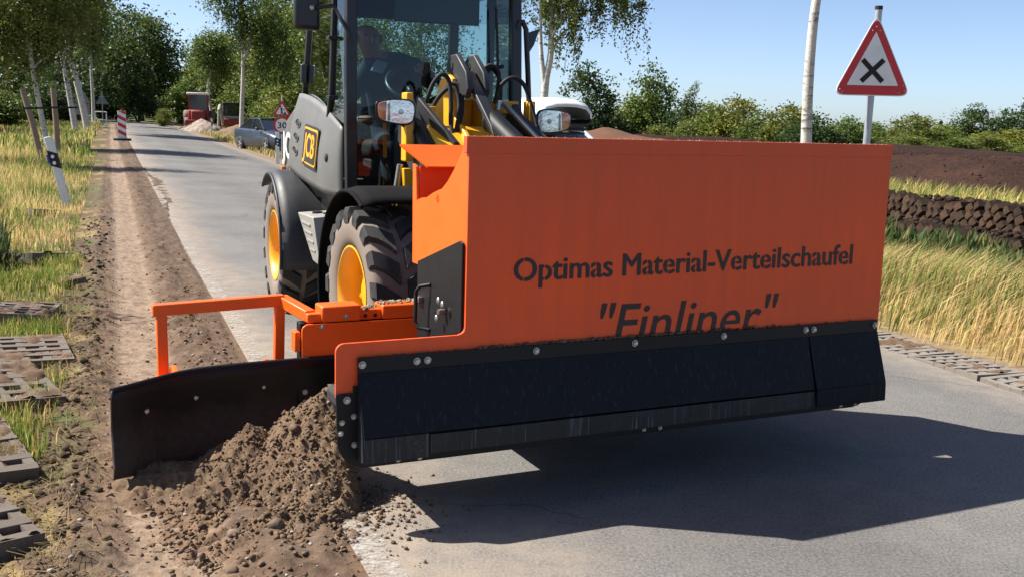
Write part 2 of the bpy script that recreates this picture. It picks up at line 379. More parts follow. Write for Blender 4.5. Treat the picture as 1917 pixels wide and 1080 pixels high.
# ------------------------------------------------------------------ road: straight, then bending left behind the trees
g = N('asphalt')
big = g.noise(0.55, 5, 0.6); fine = g.noise(78, 3, 0.8); agg = g.vor(85); mid = g.noise(7, 5, 0.65)
cc = g.mix(g.ramp(fine, [(0.3, 0.0), (0.7, 1.0)]), (0.060, 0.057, 0.054), (0.205, 0.196, 0.184))
cc = g.mix(g.ramp(agg, [(0.0, 0.55), (0.22, 0.0)]), cc, (0.42, 0.40, 0.37))
cc = g.mix(g.ramp(mid, [(0.42, 0.0), (0.8, 0.5)]), cc, (0.20, 0.185, 0.165))
pit = g.noise(48, 2, 0.6); cc = g.mix(g.ramp(pit, [(0.66, 0.0), (0.74, 0.75)]), cc, (0.035, 0.033, 0.031))
wp = g.n('ShaderNodeVectorMath', operation='ADD'); nv = g.n('ShaderNodeTexNoise', i_Scale=1.3, i_Detail=4); g.l(g.pos(), nv.inputs['Vector']); g.l(g.pos(), wp.inputs[0]); g.l(nv.outputs['Color'], wp.inputs[1])
crk = g.vor(0.42, vec=wp.outputs[0], feature='DISTANCE_TO_EDGE'); cm = g.math('MULTIPLY', g.ramp(crk, [(0.0, 1.0), (0.0055, 0.0)]), g.ramp(g.noise(0.5, 3, 0.5), [(0.46, 0.0), (0.56, 0.75)]))
cc = g.mix(cm, cc, (0.035, 0.032, 0.030))
rdv = g.n('ShaderNodeVectorMath', operation='DOT_PRODUCT'); g.l(g.pos(), rdv.inputs[0]); rdv.inputs[1].default_value = (RN[0], RN[1], 0)
ln = g.math('SINE', g.math('ADD', g.math('MULTIPLY', rdv.outputs['Value'], 3.1), g.math('MULTIPLY', mid, 0.8)))
cc = g.mix(1.0, cc, g.ramp(ln, [(0.0, 1.04), (1.0, 0.90)]), 'MULTIPLY')
cc = g.mix(1.0, cc, g.ramp(big, [(0.3, 0.78), (0.7, 1.15)]), 'MULTIPLY')
dust = g.attr('tint')          # blown sand lying along the road edges (r) 
sx = g.n('ShaderNodeSeparateColor'); g.l(dust, sx.inputs[0])
dm = g.math('MULTIPLY', sx.outputs[0], g.ramp(mid, [(0.3, 0.35), (0.65, 1.0)]))
cc = g.mix(dm, cc, (0.31, 0.245, 0.185))
g.set(Base_Color=cc, Roughness=0.86); g.b.inputs['Specular IOR Level'].default_value = 0.3
hh = g.math('ADD', agg, g.math('MULTIPLY', fine, 0.6)); g.bump(hh, 0.28, 0.004)
m_road = g.m
def road_pt(s, t):
    """left edge t=0; bends to the left beyond s=75"""
    if s <= 75: return st2xy(s, t)
    Rr = 70.0; a = (s - 75) / Rr; a = min(a, 1.6); cx, cy = st2xy(75, -Rr); ang = math.atan2(RN[1], RN[0])
    return cx + (Rr + t) * math.cos(ang + a), cy + (Rr + t) * math.sin(ang + a)
rs_l = [-40, -20, -10] + list(np.arange(-6, 12, 0.2)) + list(np.arange(12, 75, 1.0)) + list(np.arange(75, 180, 3.0))
rt_l = [0.0, 0.06, 0.12, 0.2, 0.3, 0.45, 0.65, 0.9, 1.4, 2.1, 2.8, 3.4, 3.7, 3.9, 4.05, 4.2]
V = []; Cc = []
for s in rs_l:
    for t in rt_l:
        tt = t
        if t == 4.2: tt = 4.16 + 0.05 * math.sin(s * 2.1) * math.sin(s * 0.7)
        x, y = road_pt(s, tt); V.append((x, y, zr(x, y)))
        nn = float(vnoise(np.array([s * 1.4]), np.array([t * 3.0]), 77)[0])
        dd = max(0, 1 - t / (0.30 + 0.6 * nn + (0.35 if -4.5 < s < -1.5 else 0)) ) * 0.95 + max(0, (t - 3.75) / 0.5) * 0.7
        Cc.append((min(1, dd), 0, 0))
nr = len(rt_l); ii = np.arange(len(rs_l) * nr).reshape(len(rs_l), nr)
Fr = np.stack([ii[:-1, :-1], ii[1:, :-1], ii[1:, 1:], ii[:-1, 1:]], -1).reshape(-1, 4)[:, ::-1]
road = np_mesh('road', np.array(V), Fr, m_road, col=np.array(Cc), smooth=True); tag(road, kind='structure')
# worn white edge line: thin sheet, the paint worn through in flakes
ls = np.arange(-4.6, 50, 0.1); lt = np.array([-0.005, 0.05, 0.115])
LS, LT = np.meshgrid(ls, lt, indexing='ij'); wob = 0.025 * (fbm(LS * 0.9, LS * 0, 51, 2) - 0.5) * 2
lx, ly = st2xy(LS, LT + wob); lz = zrise(lx, ly) + 0.004
li = np.arange(LS.size).reshape(LS.shape); Lf = np.stack([li[:-1, :-1], li[1:, :-1], li[1:, 1:], li[:-1, 1:]], -1)[..., ::-1].reshape(-1, 4)
g = N('worn_road_paint'); a_ = g.noise(26, 6, 0.75); b_ = g.noise(3.0, 4, 0.6); c_ = g.noise(120, 3, 0.7)
f_ = g.math('ADD', g.math('MULTIPLY', a_, 0.55), g.math('ADD', g.math('MULTIPLY', b_, 0.35), g.math('MULTIPLY', c_, 0.25)))
g.set(Base_Color=g.mix(c_, (0.32, 0.29, 0.25), (0.50, 0.47, 0.43)), Roughness=0.85)
tr_ = g.n('ShaderNodeBsdfTransparent'); mx_ = g.n('ShaderNodeMixShader'); g.l(g.ramp(f_, [(0.54, 0.0), (0.68, 0.8)]), mx_.inputs[0]); g.l(tr_.outputs[0], mx_.inputs[1]); g.l(g.b.outputs[0], mx_.inputs[2]); g.l(mx_.outputs[0], g.out.inputs['Surface'])
line = np_mesh('edge_line', np.stack([lx, ly, lz], -1).reshape(-1, 3), Lf, g.m); tag(line, kind='structure')

# ------------------------------------------------------------------ clods and stones
def ico():
    bm = bmesh.new(); bmesh.ops.create_icosphere(bm, subdivisions=1, radius=1.0)
    v = np.array([q.co[:] for q in bm.verts]); f = np.array([[q.index for q in p.verts] for p in bm.faces]); bm.free(); return v, f
def ico2():
    bm = bmesh.new(); bmesh.ops.create_icosphere(bm, subdivisions=2, radius=1.0)
    v = np.array([q.co[:] for q in bm.verts]); f = np.array([[q.index for q in p.verts] for p in bm.faces]); bm.free(); return v, f
IV, IF = ico(); IV2, IF2 = ico2()
def clods(name, P, R, cols, mat, parent=None, seed=1, fine=False):
    rg = np.random.default_rng(seed); n = len(P); B_, F_ = (IV2, IF2) if fine else (IV, IF)
    k = len(B_)
    sc = rg.uniform(0.65, 1.25, (n, 1, 3)) * np.array(R)[:, None, None]
    jit = 1 + rg.uniform(-0.30, 0.30, (n, k, 1))
    a = rg.uniform(0, 6.28, n); ca, sa = np.cos(a), np.sin(a)
    V = B_[None] * jit * sc
    Vx = V[..., 0] * ca[:, None] - V[..., 1] * sa[:, None]; Vy = V[..., 0] * sa[:, None] + V[..., 1] * ca[:, None]
    V = np.stack([Vx, Vy, V[..., 2] * 0.8], -1) + np.array(P)[:, None]
    F = F_[None] + (np.arange(n) * k)[:, None, None]
    C_ = np.repeat(np.array(cols)[:, None], k, 1)
    return np_mesh(name, V.reshape(-1, 3), F.reshape(-1, 3), mat, parent, C_.reshape(-1, 3), smooth=False)
m_soil = attr_mat('moist_soil', 0.95, 70, 0.35, 0.8, bdist=0.006)
# sampling of the ground grid
def ground_z(s, t):
    i = np.clip(np.searchsorted(s_l, s), 1, nS - 1); j = np.clip(np.searchsorted(t_l, t), 1, nT - 1)
    return Z[i - 1, j - 1] * 0.5 + Z[i, j] * 0.5
rg = np.random.default_rng(5)
n = 5200; cs = rg.uniform(-4.2, 9, n) ** 1.0; cs = -4.2 + (cs + 4.2) * rg.uniform(0.15, 1, n)
ct = np.where(rg.random(n) < 0.55, rg.normal(-0.25, 0.14, n), rg.normal(-0.98, 0.16, n)); ct = np.clip(ct, -1.7, 0.02)
cr = 0.0025 + 0.011 * rg.random(n) ** 4.0
cx, cy = st2xy(cs, ct); cz = ground_z(cs, ct) + cr * 0.3
cc_ = soil * 1.1 * rg.uniform(0.55, 1.35, (n, 1)); cc_ = np.where(rg.random((n, 1)) < 0.12, np.array([0.36, 0.32, 0.28]) * rg.uniform(0.7, 1.2, (n, 1)), cc_)
tag(clods('loose_clods', np.stack([cx, cy, cz], -1), cr, cc_, m_soil, seed=3), 'small loose clods and stones scattered along the bare shoulder', 'clods', kind='stuff')

# torn turf lumps along the outer edge of the shoulder
n = 700; ts = -4.0 + 13 * rg.random(n) ** 1.4; tt_ = rg.normal(-0.97, 0.10, n); tr = 0.008 + 0.020 * rg.random(n) ** 2; tx, ty = st2xy(ts, tt_)
tag(clods('turf_lumps', np.stack([tx, ty, ground_z(ts, tt_) + tr * 0.15], -1), tr, np.array([0.085, 0.060, 0.036]) * rg.uniform(0.5, 1.5, (n, 1)), m_soil, seed=17), 'dark torn turf lumps along the outer edge of the bare shoulder', 'turf lumps', kind='stuff')
# ------------------------------------------------------------------ soil heap spilling from the chute in front of the blade
BU = np.array([math.cos(BYAW), math.sin(BYAW)]); BV = np.array([-math.sin(BYAW), math.cos(BYAW)])
def b2xy(u, v): return BO[0] + BU[0] * u + BV[0] * v, BO[1] + BU[1] * u + BV[1] * v
def heap_h(u, v):
    def cone(cu, cv, h, r, sx=1.0, sy=1.0, p=1.15):
        d = np.hypot((u - cu) / sx, (v - cv) / sy) / r
        return h * np.clip(1 - d, 0, 1) ** p
    nz = fbm(u * 5, v * 5, 91) - 0.5
    ur = np.where(u > -0.56, (u + 0.56) * 3.5 - 0.56, u)          # the stream drops steeply along the bucket's end plate
    d0 = np.hypot(ur + 0.56, v - 0.06) / 0.52
    h = 0.47 * np.clip(1 - d0, 0, 1) ** 1.0
    h = np.maximum(h, cone(-0.86, 0.18, 0.29, 0.46, 1.0, 0.9, 1.1))
    h = np.maximum(h, cone(-0.72, 0.10, 0.24, 0.42))
    h = np.maximum(h, cone(-0.68, -0.20, 0.20, 0.46, 0.8, 1.1))
    h = np.maximum(h, cone(-0.85, -0.32, 0.13, 0.52, 1.2, 1.0))
    h = np.maximum(h, cone(-1.15, 0.28, 0.14, 0.36))
    h = np.maximum(h, cone(-0.74, -0.62, 0.05, 0.50, 1.1, 0.9))
    h = h * sstep(-0.44, -0.56, u + 0.25 * np.minimum(v - 0.05, 0) * -1.0 * 0.4)
    m = sstep(0.0, 0.06, h)
    return h + m * (nz * 0.09 + (0.5 - np.abs(fbm(u * 11, v * 11, 93, 3) - 0.5) * 4) * 0.024 + (0.5 - np.abs(fbm(u * 30, v * 30, 95, 2) - 0.5) * 4) * 0.020)
hu = np.arange(-1.6, -0.06, 0.011); hv = np.arange(-1.25, 0.56, 0.011)
HU, HV = np.meshgrid(hu, hv, indexing='ij'); HH = heap_h(HU, HV)
hx, hy = b2xy(HU, HV)
edge = np.minimum(np.minimum(HU + 1.6, -0.06 - HU), np.minimum(HV + 1.25, 0.56 - HV))
hz = HH - 0.075 + 0.0 * hx
hi = np.arange(HU.size).reshape(HU.shape)
Hf = np.stack([hi[:-1, :-1], hi[1:, :-1], hi[1:, 1:], hi[:-1, 1:]], -1).reshape(-1, 4)
moist = np.array([0.135, 0.088, 0.053])
hn = fbm(HU * 9, HV * 9, 97); hc = moist * (0.65 + 0.8 * hn[..., None]); 
hc = hc + (soil * 1.15 - hc) * (sstep(0.10, 0.0, HH) * 0.8 + sstep(0.1, -0.5, HV) * 0.5).clip(0, 1)[..., None]
heap = np_mesh('soil_heap', np.stack([hx, hy, hz], -1).reshape(-1, 3), Hf, m_soil, col=hc.reshape(-1, 3), smooth=True)
tag(heap, 'heap of moist brown soil piled before the black grading blade', 'soil heap')
n = 8000; u = rg.normal(-0.74, 0.26, n); v = rg.normal(-0.12, 0.33, n); ok = (u > -1.5) & (u < -0.3) & (v > -1.1) & (v < 0.44); u, v = u[ok], v[ok]
h = heap_h(u, v); r = 0.0025 + 0.011 * rg.random(len(u)) ** 4.0
r = np.where(h > 0.12, r * 0.8, r); ok = h > 0.012; u, v, h, r = u[ok], v[ok], h[ok], r[ok]
x, y = b2xy(u, v); z = h - 0.075 + r * 0.25; z = np.maximum(z, -0.02)
c = moist * rg.uniform(0.7, 1.35, (len(u), 1)); c = np.where(rg.random((len(u), 1)) < 0.02, np.array([0.36, 0.30, 0.25]) * rg.uniform(0.7, 1.1, (len(u), 1)), c)
tag(clods('heap_clods', np.stack([x, y, z], -1), r, c, m_soil, heap, seed=9), kind='stuff')
# crumbs strewn over the asphalt beside the heap
n = 1500; u = rg.normal(-0.56, 0.13, n); v = rg.normal(-0.28, 0.22, n); x, y = b2xy(u, v); r = 0.0015 + 0.009 * rg.random(n) ** 4
tag(clods('road_crumbs', np.stack([x, y, np.full(n, 0.001) + r * 0.3], -1), r, soil * rg.uniform(0.6, 1.4, (n, 1)), m_soil, heap, seed=10), kind='stuff')
# bigger stones lying in front of the heap
for i, (u, v, r) in enumerate([(-1.02, -0.28, 0.022), (-0.90, -0.42, 0.03), (-1.05, -0.42, 0.026), (-0.86, -0.20, 0.020), (-0.66, -0.55, 0.034), (-0.95, -0.60, 0.022), (-1.10, -0.66, 0.027), (-0.80, -0.72, 0.024), (-0.72, 0.02, 0.020), (-1.17, -0.5, 0.02), (-0.58, -0.42, 0.026), (-1.0, -0.85, 0.03)]):
    x, y = b2xy(u, v); zz = max(float(heap_h(np.array([u]), np.array([v]))[0]) - 0.075, -0.02)
    o = clods('stone', [(x, y, zz + r * 0.3)], [r], [np.array([0.22, 0.155, 0.11]) * random.uniform(0.6, 1.2)], m_soil, heap, seed=20 + i, fine=True)
# ================================================================== SPREADER BUCKET
bucket = empty('spreader_bucket', (BKO[0], BKO[1], 0), BYAW, 'big orange steel spreader bucket with black front flap carried by the loader', 'loader bucket')
def K(u, v, w): return (0.88 * u, 0.88 * v, 0.174 + 0.88 * w)
def A(u, v, w): return (u + 0.204, v + 0.471, w)
def arc(cx, cy, r, a0, a1, n=6): return [(cx + r * math.cos(rad(a0 + (a1 - a0) * i / n)), cy + r * math.sin(rad(a0 + (a1 - a0) * i / n))) for i in range(n + 1)]
# front plate with the extension over the discharge end
po = [(0.0, 1.395), (2.325, 1.395), (2.325, 0.30), (-0.56, 0.355)] + arc(-0.525, 0.54, 0.035, 180, 90)
po = po + [(-0.03, 0.578)] + arc(-0.03, 0.608, 0.028, -90, 0, 3)
front = MB().prism([K(u, 0, w) for u, w in po], (0, 0.012, 0)).build('front_plate', m_front, bucket, bev=0.002)
MB().prism([K(-0.012, -0.004, 1.332), K(2.33, -0.004, 1.340), K(2.33, -0.004, 1.402), K(-0.012, -0.004, 1.402)], (0, 0.03, 0)).build('top_rim', m_front, bucket, bev=0.002)
# left side plate with a stepped cut-out and a hole
side = [(0.014, 1.385), (0.045, 1.372), (0.10, 1.31), (0.16, 1.255), (0.226, 1.204), (0.29, 1.168), (0.33, 1.160), (0.40, 1.142), (0.47, 1.118), (0.53, 1.112), (0.60, 1.095), (0.612, 1.25), (0.655, 1.262), (0.645, 0.80), (0.54, 0.80), (0.54, 0.40), (0.36, 0.40)]
hole = [(0.335 + 0.022 * math.cos(a), 1.122 + 0.020 * math.sin(a)) for a in [rad(-90 - 40 * i) for i in range(9)]]
side = side + [(0.335, 0.40)] + hole + [hole[0], (0.335, 0.40)] + [(0.014, 0.40)]
bm_side = MB()
n_ = len(side); vs = [K(0.0, v, w) for v, w in side] + [K(0.011, v, w) for v, w in side]
bm_side.add(vs, [tuple(range(n_)), tuple(range(2 * n_ - 1, n_ - 1, -1))] + [(i, (i + 1) % n_, (i + 1) % n_ + n_, i + n_) for i in range(n_)])
bm_side.build('side_plate', m_orange_lit, bucket)
MB().prism([K(2.31, 0.014, 0.30), K(2.31, 0.014, 1.38), K(2.31, 0.30, 1.30), K(2.31, 0.66, 1.26), K(2.31, 0.90, 0.40)], (0.011, 0, 0)).build('side_plate', m_orange, bucket)
# rear wall with its flared lip, floor and back
MB().prism([K(0.015, 0.60, 0.70), K(2.30, 0.60, 0.70), K(2.30, 0.60, 1.25), K(0.015, 0.60, 1.25)], (0, 0.01, 0)).build('rear_wall', m_orange, bucket)
MB().add([K(0.03, 0.548, 1.25), K(2.30, 0.548, 1.25), K(2.30, 0.70, 1.345), K(-0.05, 0.70, 1.345)], [(0, 1, 2, 3)]).build('rear_lip', m_orange_lit, bucket, solid=0.008)
MB().prism([K(0.30, 0.64, 0.80), K(0.30, 0.66, 1.24), K(0.30, 1.0, 0.95), K(0.30, 1.05, 0.18), K(0.30, 0.55, 0.16), K(0.30, 0.50, 0.45)], (1.74, 0, 0)).build('hopper_back', m_black, bucket, bev=0.004)
MB().prism([K(-0.42, 0.02, 0.16), K(-0.42, 0.55, 0.16), K(-0.42, 0.55, 0.20), K(-0.42, 0.02, 0.20)], (2.38, 0, 0)).build('conveyor_bed', m_black, bucket)
MB().prism([K(-0.46, 0.06, 0.21), K(-0.46, 0.50, 0.21), K(-0.46, 0.50, 0.29), K(-0.46, 0.06, 0.29)], (2.40, 0, 0)).build('conveyor_belt', m_rubber, bucket, bev=0.02)
for u in (0.45, 1.0, 1.55, 2.1):
    MB().prism([K(u, 0.62, 0.1), K(u, 1.3, 0.1), K(u, 1.3, 0.2), K(u, 0.62, 0.5)], (0.03, 0, 0)).build('floor_rib', m_black, bucket)
# black lower plate with rounded end
bp = [(-0.562, 0.372)] + [(-0.556, 0.20)] + arc(-0.43, 0.18, 0.126, 180, 270, 8) + [(2.18, 0.058)] + arc(2.19, 0.16, 0.10, -88, 0, 6) + [(2.318, 0.34), (2.318, 0.40), (-0.49, 0.40), (-0.49, 0.372)]
MB().prism([K(u, -0.010, w) for u, w in bp], (0, 0.0085, 0)).build('lower_plate', m_black, bucket, bev=0.0015)
# rubber flap: clamping strip, sloping sheets and worn bottom strips
def flap_sheet(name, u0, u1, prof, mat, th=0.006):
    n = 24 if u1 - u0 > 1 else 10; P = []
    for i in range(n + 1):
        u = u0 + (u1 - u0) * i / n
        P.append([K(u, v - 0.002 * math.sin(u * 9.0) * (k > 0), w) for k, (v, w) in enumerate(prof)])
    return MB().grid(P).build(name, mat, bucket, solid=th)
MB().prism([K(-0.473, -0.020, 0.452), K(2.302, -0.020, 0.452), K(2.302, -0.020, 0.513), K(-0.473, -0.020, 0.517)], (0, 0.010, 0)).build('clamping_strip', m_black, bucket, bev=0.0015)
flap_sheet('flap', -0.473, 1.842, [(-0.020, 0.452), (-0.048, 0.36), (-0.073, 0.28), (-0.096, 0.202)], m_flap)
flap_sheet('flap', 1.852, 2.302, [(-0.020, 0.452), (-0.050, 0.36), (-0.078, 0.28), (-0.104, 0.204)], m_flap)
flap_sheet('wear_strip', -0.473, -0.196, [(-0.097, 0.199), (-0.099, 0.100)], m_wear, 0.008)
flap_sheet('wear_strip', -0.188, 1.842, [(-0.094, 0.193), (-0.095, 0.112)], m_wear, 0.008)
flap_sheet('wear_strip', 1.852, 2.302, [(-0.105, 0.203), (-0.107, 0.110)], m_flap, 0.008)
MB().add([K(-0.47, -0.012, 0.45), K(-0.474, -0.094, 0.20), K(-0.474, -0.104, 0.105), K(-0.47, -0.012, 0.09)], [(0, 1, 2, 3)]).build('flap_cheek', m_wear, bucket, solid=0.006)
# bolts (one mesh shared)
bmB = MB()
bmB.lathe([(0.0, 0.0), (0.0, 0.0135), (0.003, 0.0135), (0.003, 0.0105)], ax='y', n=16)
bmB.lathe([(0.003, 0.0105), (0.011, 0.0100), (0.013, 0.0070), (0.0135, 0.0)], ax='y', n=6)
bolt0 = bmB.build('bolt', m_bolt, bucket, smooth=30); bolt_me = bolt0.data
bolt_used = [False]
def bolt(loc, s=1.0, parent=None, rot=(0, 0, math.pi)):
    if not bolt_used[0]: o = bolt0; bolt_used[0] = True
    else: o = bolt0.copy(); COL.objects.link(o)
    o.parent = parent or bucket; o.location = loc; o.scale = (s, s, s); o.rotation_euler = rot; return o
for u, w_ in [(-0.457, 0.496), (-0.224, 0.494), (-0.177, 0.495), (0.326, 0.498), (0.829, 0.498), (1.326, 0.498), (1.826, 0.497), (1.877, 0.496), (2.283, 0.494)]:
    bolt(K(u, -0.020, w_ - 0.008), 1.0)
for u, w_, s in [(-0.517, 0.345, 1.0), (-0.488, 0.275, 0.8), (-0.537, 0.253, 0.75), (-0.543, 0.209, 0.75), (-0.485, 0.156, 0.85), (-0.297, 0.074, 0.8), (-0.202, 0.072, 0.8), (0.907, 0.074, 0.7), (0.996, 0.073, 0.7), (2.10, 0.074, 0.7), (2.198, 0.077, 0.7)]:
    bolt(K(u, -0.010, w_), s)
# crumbs of soil lying on the clamping strip and on the rim
rgb = np.random.default_rng(12)
n = 420; cu = np.concatenate([rgb.normal(0.62, 0.42, n), rgb.uniform(-0.4, 2.2, 60)]); cu = np.clip(cu, -0.45, 2.25)
cr = (0.003 + 0.007 * rgb.random(len(cu)) ** 2) * np.where((cu > 0.05) & (cu < 1.65), 1.0, 0.5)
P = np.array([K(q, -0.008, 0.516 + rr * 0.4) for q, rr in zip(cu, cr)])
tag(clods('soil_crumbs', P, cr, moist * rgb.uniform(0.5, 1.3, (len(cu), 1)), m_soil, bucket, seed=31), kind='stuff')
cu = rgb.uniform(0.0, 2.3, 260); P = np.array([K(q, 0.008, 1.402) for q in cu])
tag(clods('rim_grit', P, 0.0015 + 0.003 * rgb.random(260) ** 2, np.array([0.3, 0.25, 0.2]) * rgb.uniform(0.6, 1.3, (260, 1)), m_soil, bucket, seed=32), kind='stuff')
# lettering
def text_obj(name, body, w_, h_, mat, parent, M, shear=0.0, bold=0.0, gap=0.0, ext=0.0008, spacing=1.0, gap_chars=None):
    cu = bpy.data.curves.new('t', 'FONT'); cu.body = body; cu.shear = shear; cu.space_character = spacing; cu.resolution_u = 4
    to = bpy.data.objects.new('t', cu); COL.objects.link(to); bpy.context.view_layer.update()
    me = bpy.data.meshes.new_from_object(to.evaluated_get(bpy.context.evaluated_depsgraph_get())); bpy.data.objects.remove(to)
    bm = bmesh.new(); bm.from_mesh(me)
    xs = [v.co.x for v in bm.verts]; ys = [v.co.y for v in bm.verts]; x0, x1, y1 = min(xs), max(xs), max(ys)
    for v in bm.verts: v.co = Vector(((v.co.x - x0) / (x1 - x0) * w_, v.co.y / y1 * h_, 0))
    if gap:                                    # stencil bridges through the round letters
        bm.verts.ensure_lookup_table(); seen = set(); isl = []
        for v in bm.verts:
            if v in seen: continue
            st = [v]; comp = []
            while st:
                q = st.pop()
                if q in seen: continue
                seen.add(q); comp.append(q); st += [e.other_vert(q) for e in q.link_edges]
            isl.append(comp)
        bands = []
        for comp in isl:
            a, b = min(q.co.x for q in comp), max(q.co.x for q in comp); hgt = max(q.co.y for q in comp) - min(q.co.y for q in comp)
            fs_ = {f for q in comp for f in q.link_faces}; chi = len(comp) - len({e for q in comp for e in q.link_edges}) + len(fs_)
            if chi == 0 and hgt > 0.4 * h_: bands.append((a + (b - a) * 0.42, set(comp)))
        for cx_, comp in bands:
            for sgn in (-1, 1):
                geom = [f for f in bm.faces if all(abs(q.co.x - cx_) < h_ for q in f.verts)]
                geom = geom + list({e for f in geom for e in f.edges}) + list({q for f in geom for q in f.verts})
                bmesh.ops.bisect_plane(bm, geom=geom, plane_co=(cx_ + sgn * gap / 2, 0, 0), plane_no=(1, 0, 0))
            kill = [f for f in bm.faces if abs(f.calc_center_median().x - cx_) < gap / 2]
            bmesh.ops.delete(bm, geom=kill, context='FACES')
    r = bmesh.ops.extrude_face_region(bm, geom=list(bm.faces)); 
    bmesh.ops.translate(bm, vec=(0, 0, ext), verts=[q for q in r['geom'] if isinstance(q, bmesh.types.BMVert)])
    bmesh.ops.recalc_face_normals(bm, faces=bm.faces)
    if bold:
        src = list(bm.verts) + list(bm.edges) + list(bm.faces)
        for k_, (dx_, dy_) in enumerate(((1, 0), (-1, 0), (0, 0.6), (0, -0.6))):
            rd_ = bmesh.ops.duplicate(bm, geom=src)
            bmesh.ops.translate(bm, vec=(dx_ * bold * h_, dy_ * bold * h_, 0.00012 * (k_ + 1)), verts=[q for q in rd_['geom'] if isinstance(q, bmesh.types.BMVert)])
    for v in bm.verts: v.co = M @ v.co
    bm.to_mesh(me); bm.free(); me.name = name; me.materials.clear(); me.materials.append(mat)
    o = bpy.data.objects.new(name, me); COL.objects.link(o); o.parent = parent; return o
def face_M(o, ex, ey):
    ex = Vector(ex).normalized(); ey = Vector(ey).normalized(); ez = ex.cross(ey)
    m = Matrix((ex, ey, ez)).transposed().to_4x4(); m.translation = Vector(o); return m
text_obj('lettering', 'Optimas Material-Verteilschaufel', 1.893 * 0.88, 0.098 * 0.88, m_letter, bucket, face_M(K(0.22, -0.0008, 0.795), (1, 0, 0.006), (0, 0, 1)), 0.0, 0.032, 0.010, spacing=1.0)
text_obj('lettering', '"Finliner"', 1.004 * 0.88, 0.190 * 0.88, m_letter, bucket, face_M(K(0.655, -0.0008, 0.487), (1, 0, 0.0), (0, 0, 1)), 0.19, 0.008, 0.0)
# black cover plate on the side with handle and wing nuts
MB().prism([K(-0.006, 0.54, 0.82), K(-0.006, 0.04, 0.97), K(-0.006, 0.018, 0.96), K(-0.006, 0.018, 0.585), K(-0.006, 0.53, 0.44)], (-0.008, 0, 0)).build('side_cover', m_black, bucket, bev=0.002)
hd = MB().tube([K(-0.016, 0.37, 0.735), K(-0.055, 0.40, 0.725), K(-0.065, 0.42, 0.70), K(-0.065, 0.43, 0.56), K(-0.055, 0.41, 0.535), K(-0.016, 0.37, 0.53)], 0.008, 8)
hd.build('handle', m_black, bucket, smooth=60)
wn = MB().cyl(K(-0.014, 0.19, 0.645), K(-0.05, 0.19, 0.645), 0.011, 10)
for a, b in ((-0.035, 0.035), (0.03, -0.035), (0.012, 0.045)): wn.ell(K(-0.045, 0.19 + a, 0.645 + b), (0.006, 0.013, 0.016), 8, 6)
wn.build('wing_nut', m_steel, bucket, smooth=50)
MB().prism([K(-0.016, 0.46, 0.665), K(-0.016, 0.52, 0.665), K(-0.016, 0.52, 0.64), K(-0.016, 0.46, 0.64)], (-0.02, 0, 0)).build('hinge', m_steel, bucket, bev=0.002)
# arm carrying the blade
ap = [(-0.558, 0.350), (-0.462, 0.350), (-0.456, 0.404), (0.25, 0.400), (0.25, 0.556), (-0.535, 0.556), (-0.553, 0.545), (-0.558, 0.53)]
MB().prism([A(u, 0.53, w) for u, w in ap], (0, 0.012, 0)).build('arm_plate', m_orange_lit, bucket, bev=0.003)
MB().b2(A(-0.53, 0.545, 0.558), A(-0.45, 0.64, 0.600)).build('arm_tube', m_orange_lit, bucket, bev=0.006)
MB().b2(A(-0.468, 0.528, 0.560), A(-0.285, 0.65, 0.632)).build('arm_tube', m_orange_lit, bucket, bev=0.008)
MB().b2(A(-0.284, 0.546, 0.560), A(-0.186, 0.65, 0.606)).build('arm_tube', m_orange_lit, bucket, bev=0.003)
MB().b2(A(-0.185, 0.528, 0.560), A(0.25, 0.65, 0.625)).build('arm_tube', m_orange_lit, bucket, bev=0.008)
MB().b2(A(-0.585, 0.55, 0.43), A(-0.559, 0.62, 0.52)).build('arm_stop', m_orange_lit, bucket, bev=0.004)
MB().b2(A(-0.55, 0.60, 0.10), A(0.35, 0.66, 0.55)).build('arm_core', m_black, bucket, bev=0.004)
for u in (-0.262, -0.215): MB().cyl(A(u, 0.543, 0.578), A(u, 0.56, 0.578), 0.009, 12).build('hole_shade_disc', m_blackplain, bucket)  # black discs paint the shade of open bolt holes
for u, v, w_ in [(-0.468, 0.53, 0.540), (-0.357, 0.528, 0.585), (-0.519, 0.53, 0.365)]: bolt(A(u, v, w_), 0.95)
n = 140; cu = rgb.uniform(-0.28, 0.0, n); cr = 0.004 + 0.010 * rgb.random(n) ** 2
P = np.array([A(a, b, 0.632) for a, b in zip(cu, rgb.uniform(0.55, 0.63, n))])
P[:, 2] = np.where(cu < -0.186, 0.607, 0.628)
tag(clods('arm_grit', P, cr, np.array([0.27, 0.21, 0.15]) * rgb.uniform(0.5, 1.3, (n, 1)), m_soil, bucket, seed=33), kind='stuff')
# guard frame of square tube
def sq(p0, p1, t, name, mat, par, bev=0.005):
    p0, p1 = Vector(p0), Vector(p1); d = (p1 - p0); L = d.length; d.normalize()
    up = Vector((0, 0, 1)) if abs(d.z) < 0.9 else Vector((0, 1, 0))
    a = d.cross(up).normalized(); b = a.cross(d).normalized(); R = Matrix((a, d, b)).transposed()
    return MB().box((p0 + p1) / 2, (t, L, t), R).build(name, mat, par, bev=bev)
sq(A(-1.155, 0.80, 0.607), A(-0.575, 0.80, 0.625), 0.052, 'guard_rail', m_orange_lit, bucket)
sq(A(-0.580, 0.815, 0.622), A(-0.505, 0.585, 0.582), 0.052, 'guard_rail', m_orange_lit, bucket)
sq(A(-1.118, 0.80, 0.585), A(-1.115, 0.80, 0.30), 0.045, 'guard_post', m_orange_lit, bucket)
sq(A(-0.594, 0.80, 0.600), A(-0.600, 0.80, 0.30), 0.045, 'guard_post', m_orange_lit, bucket)
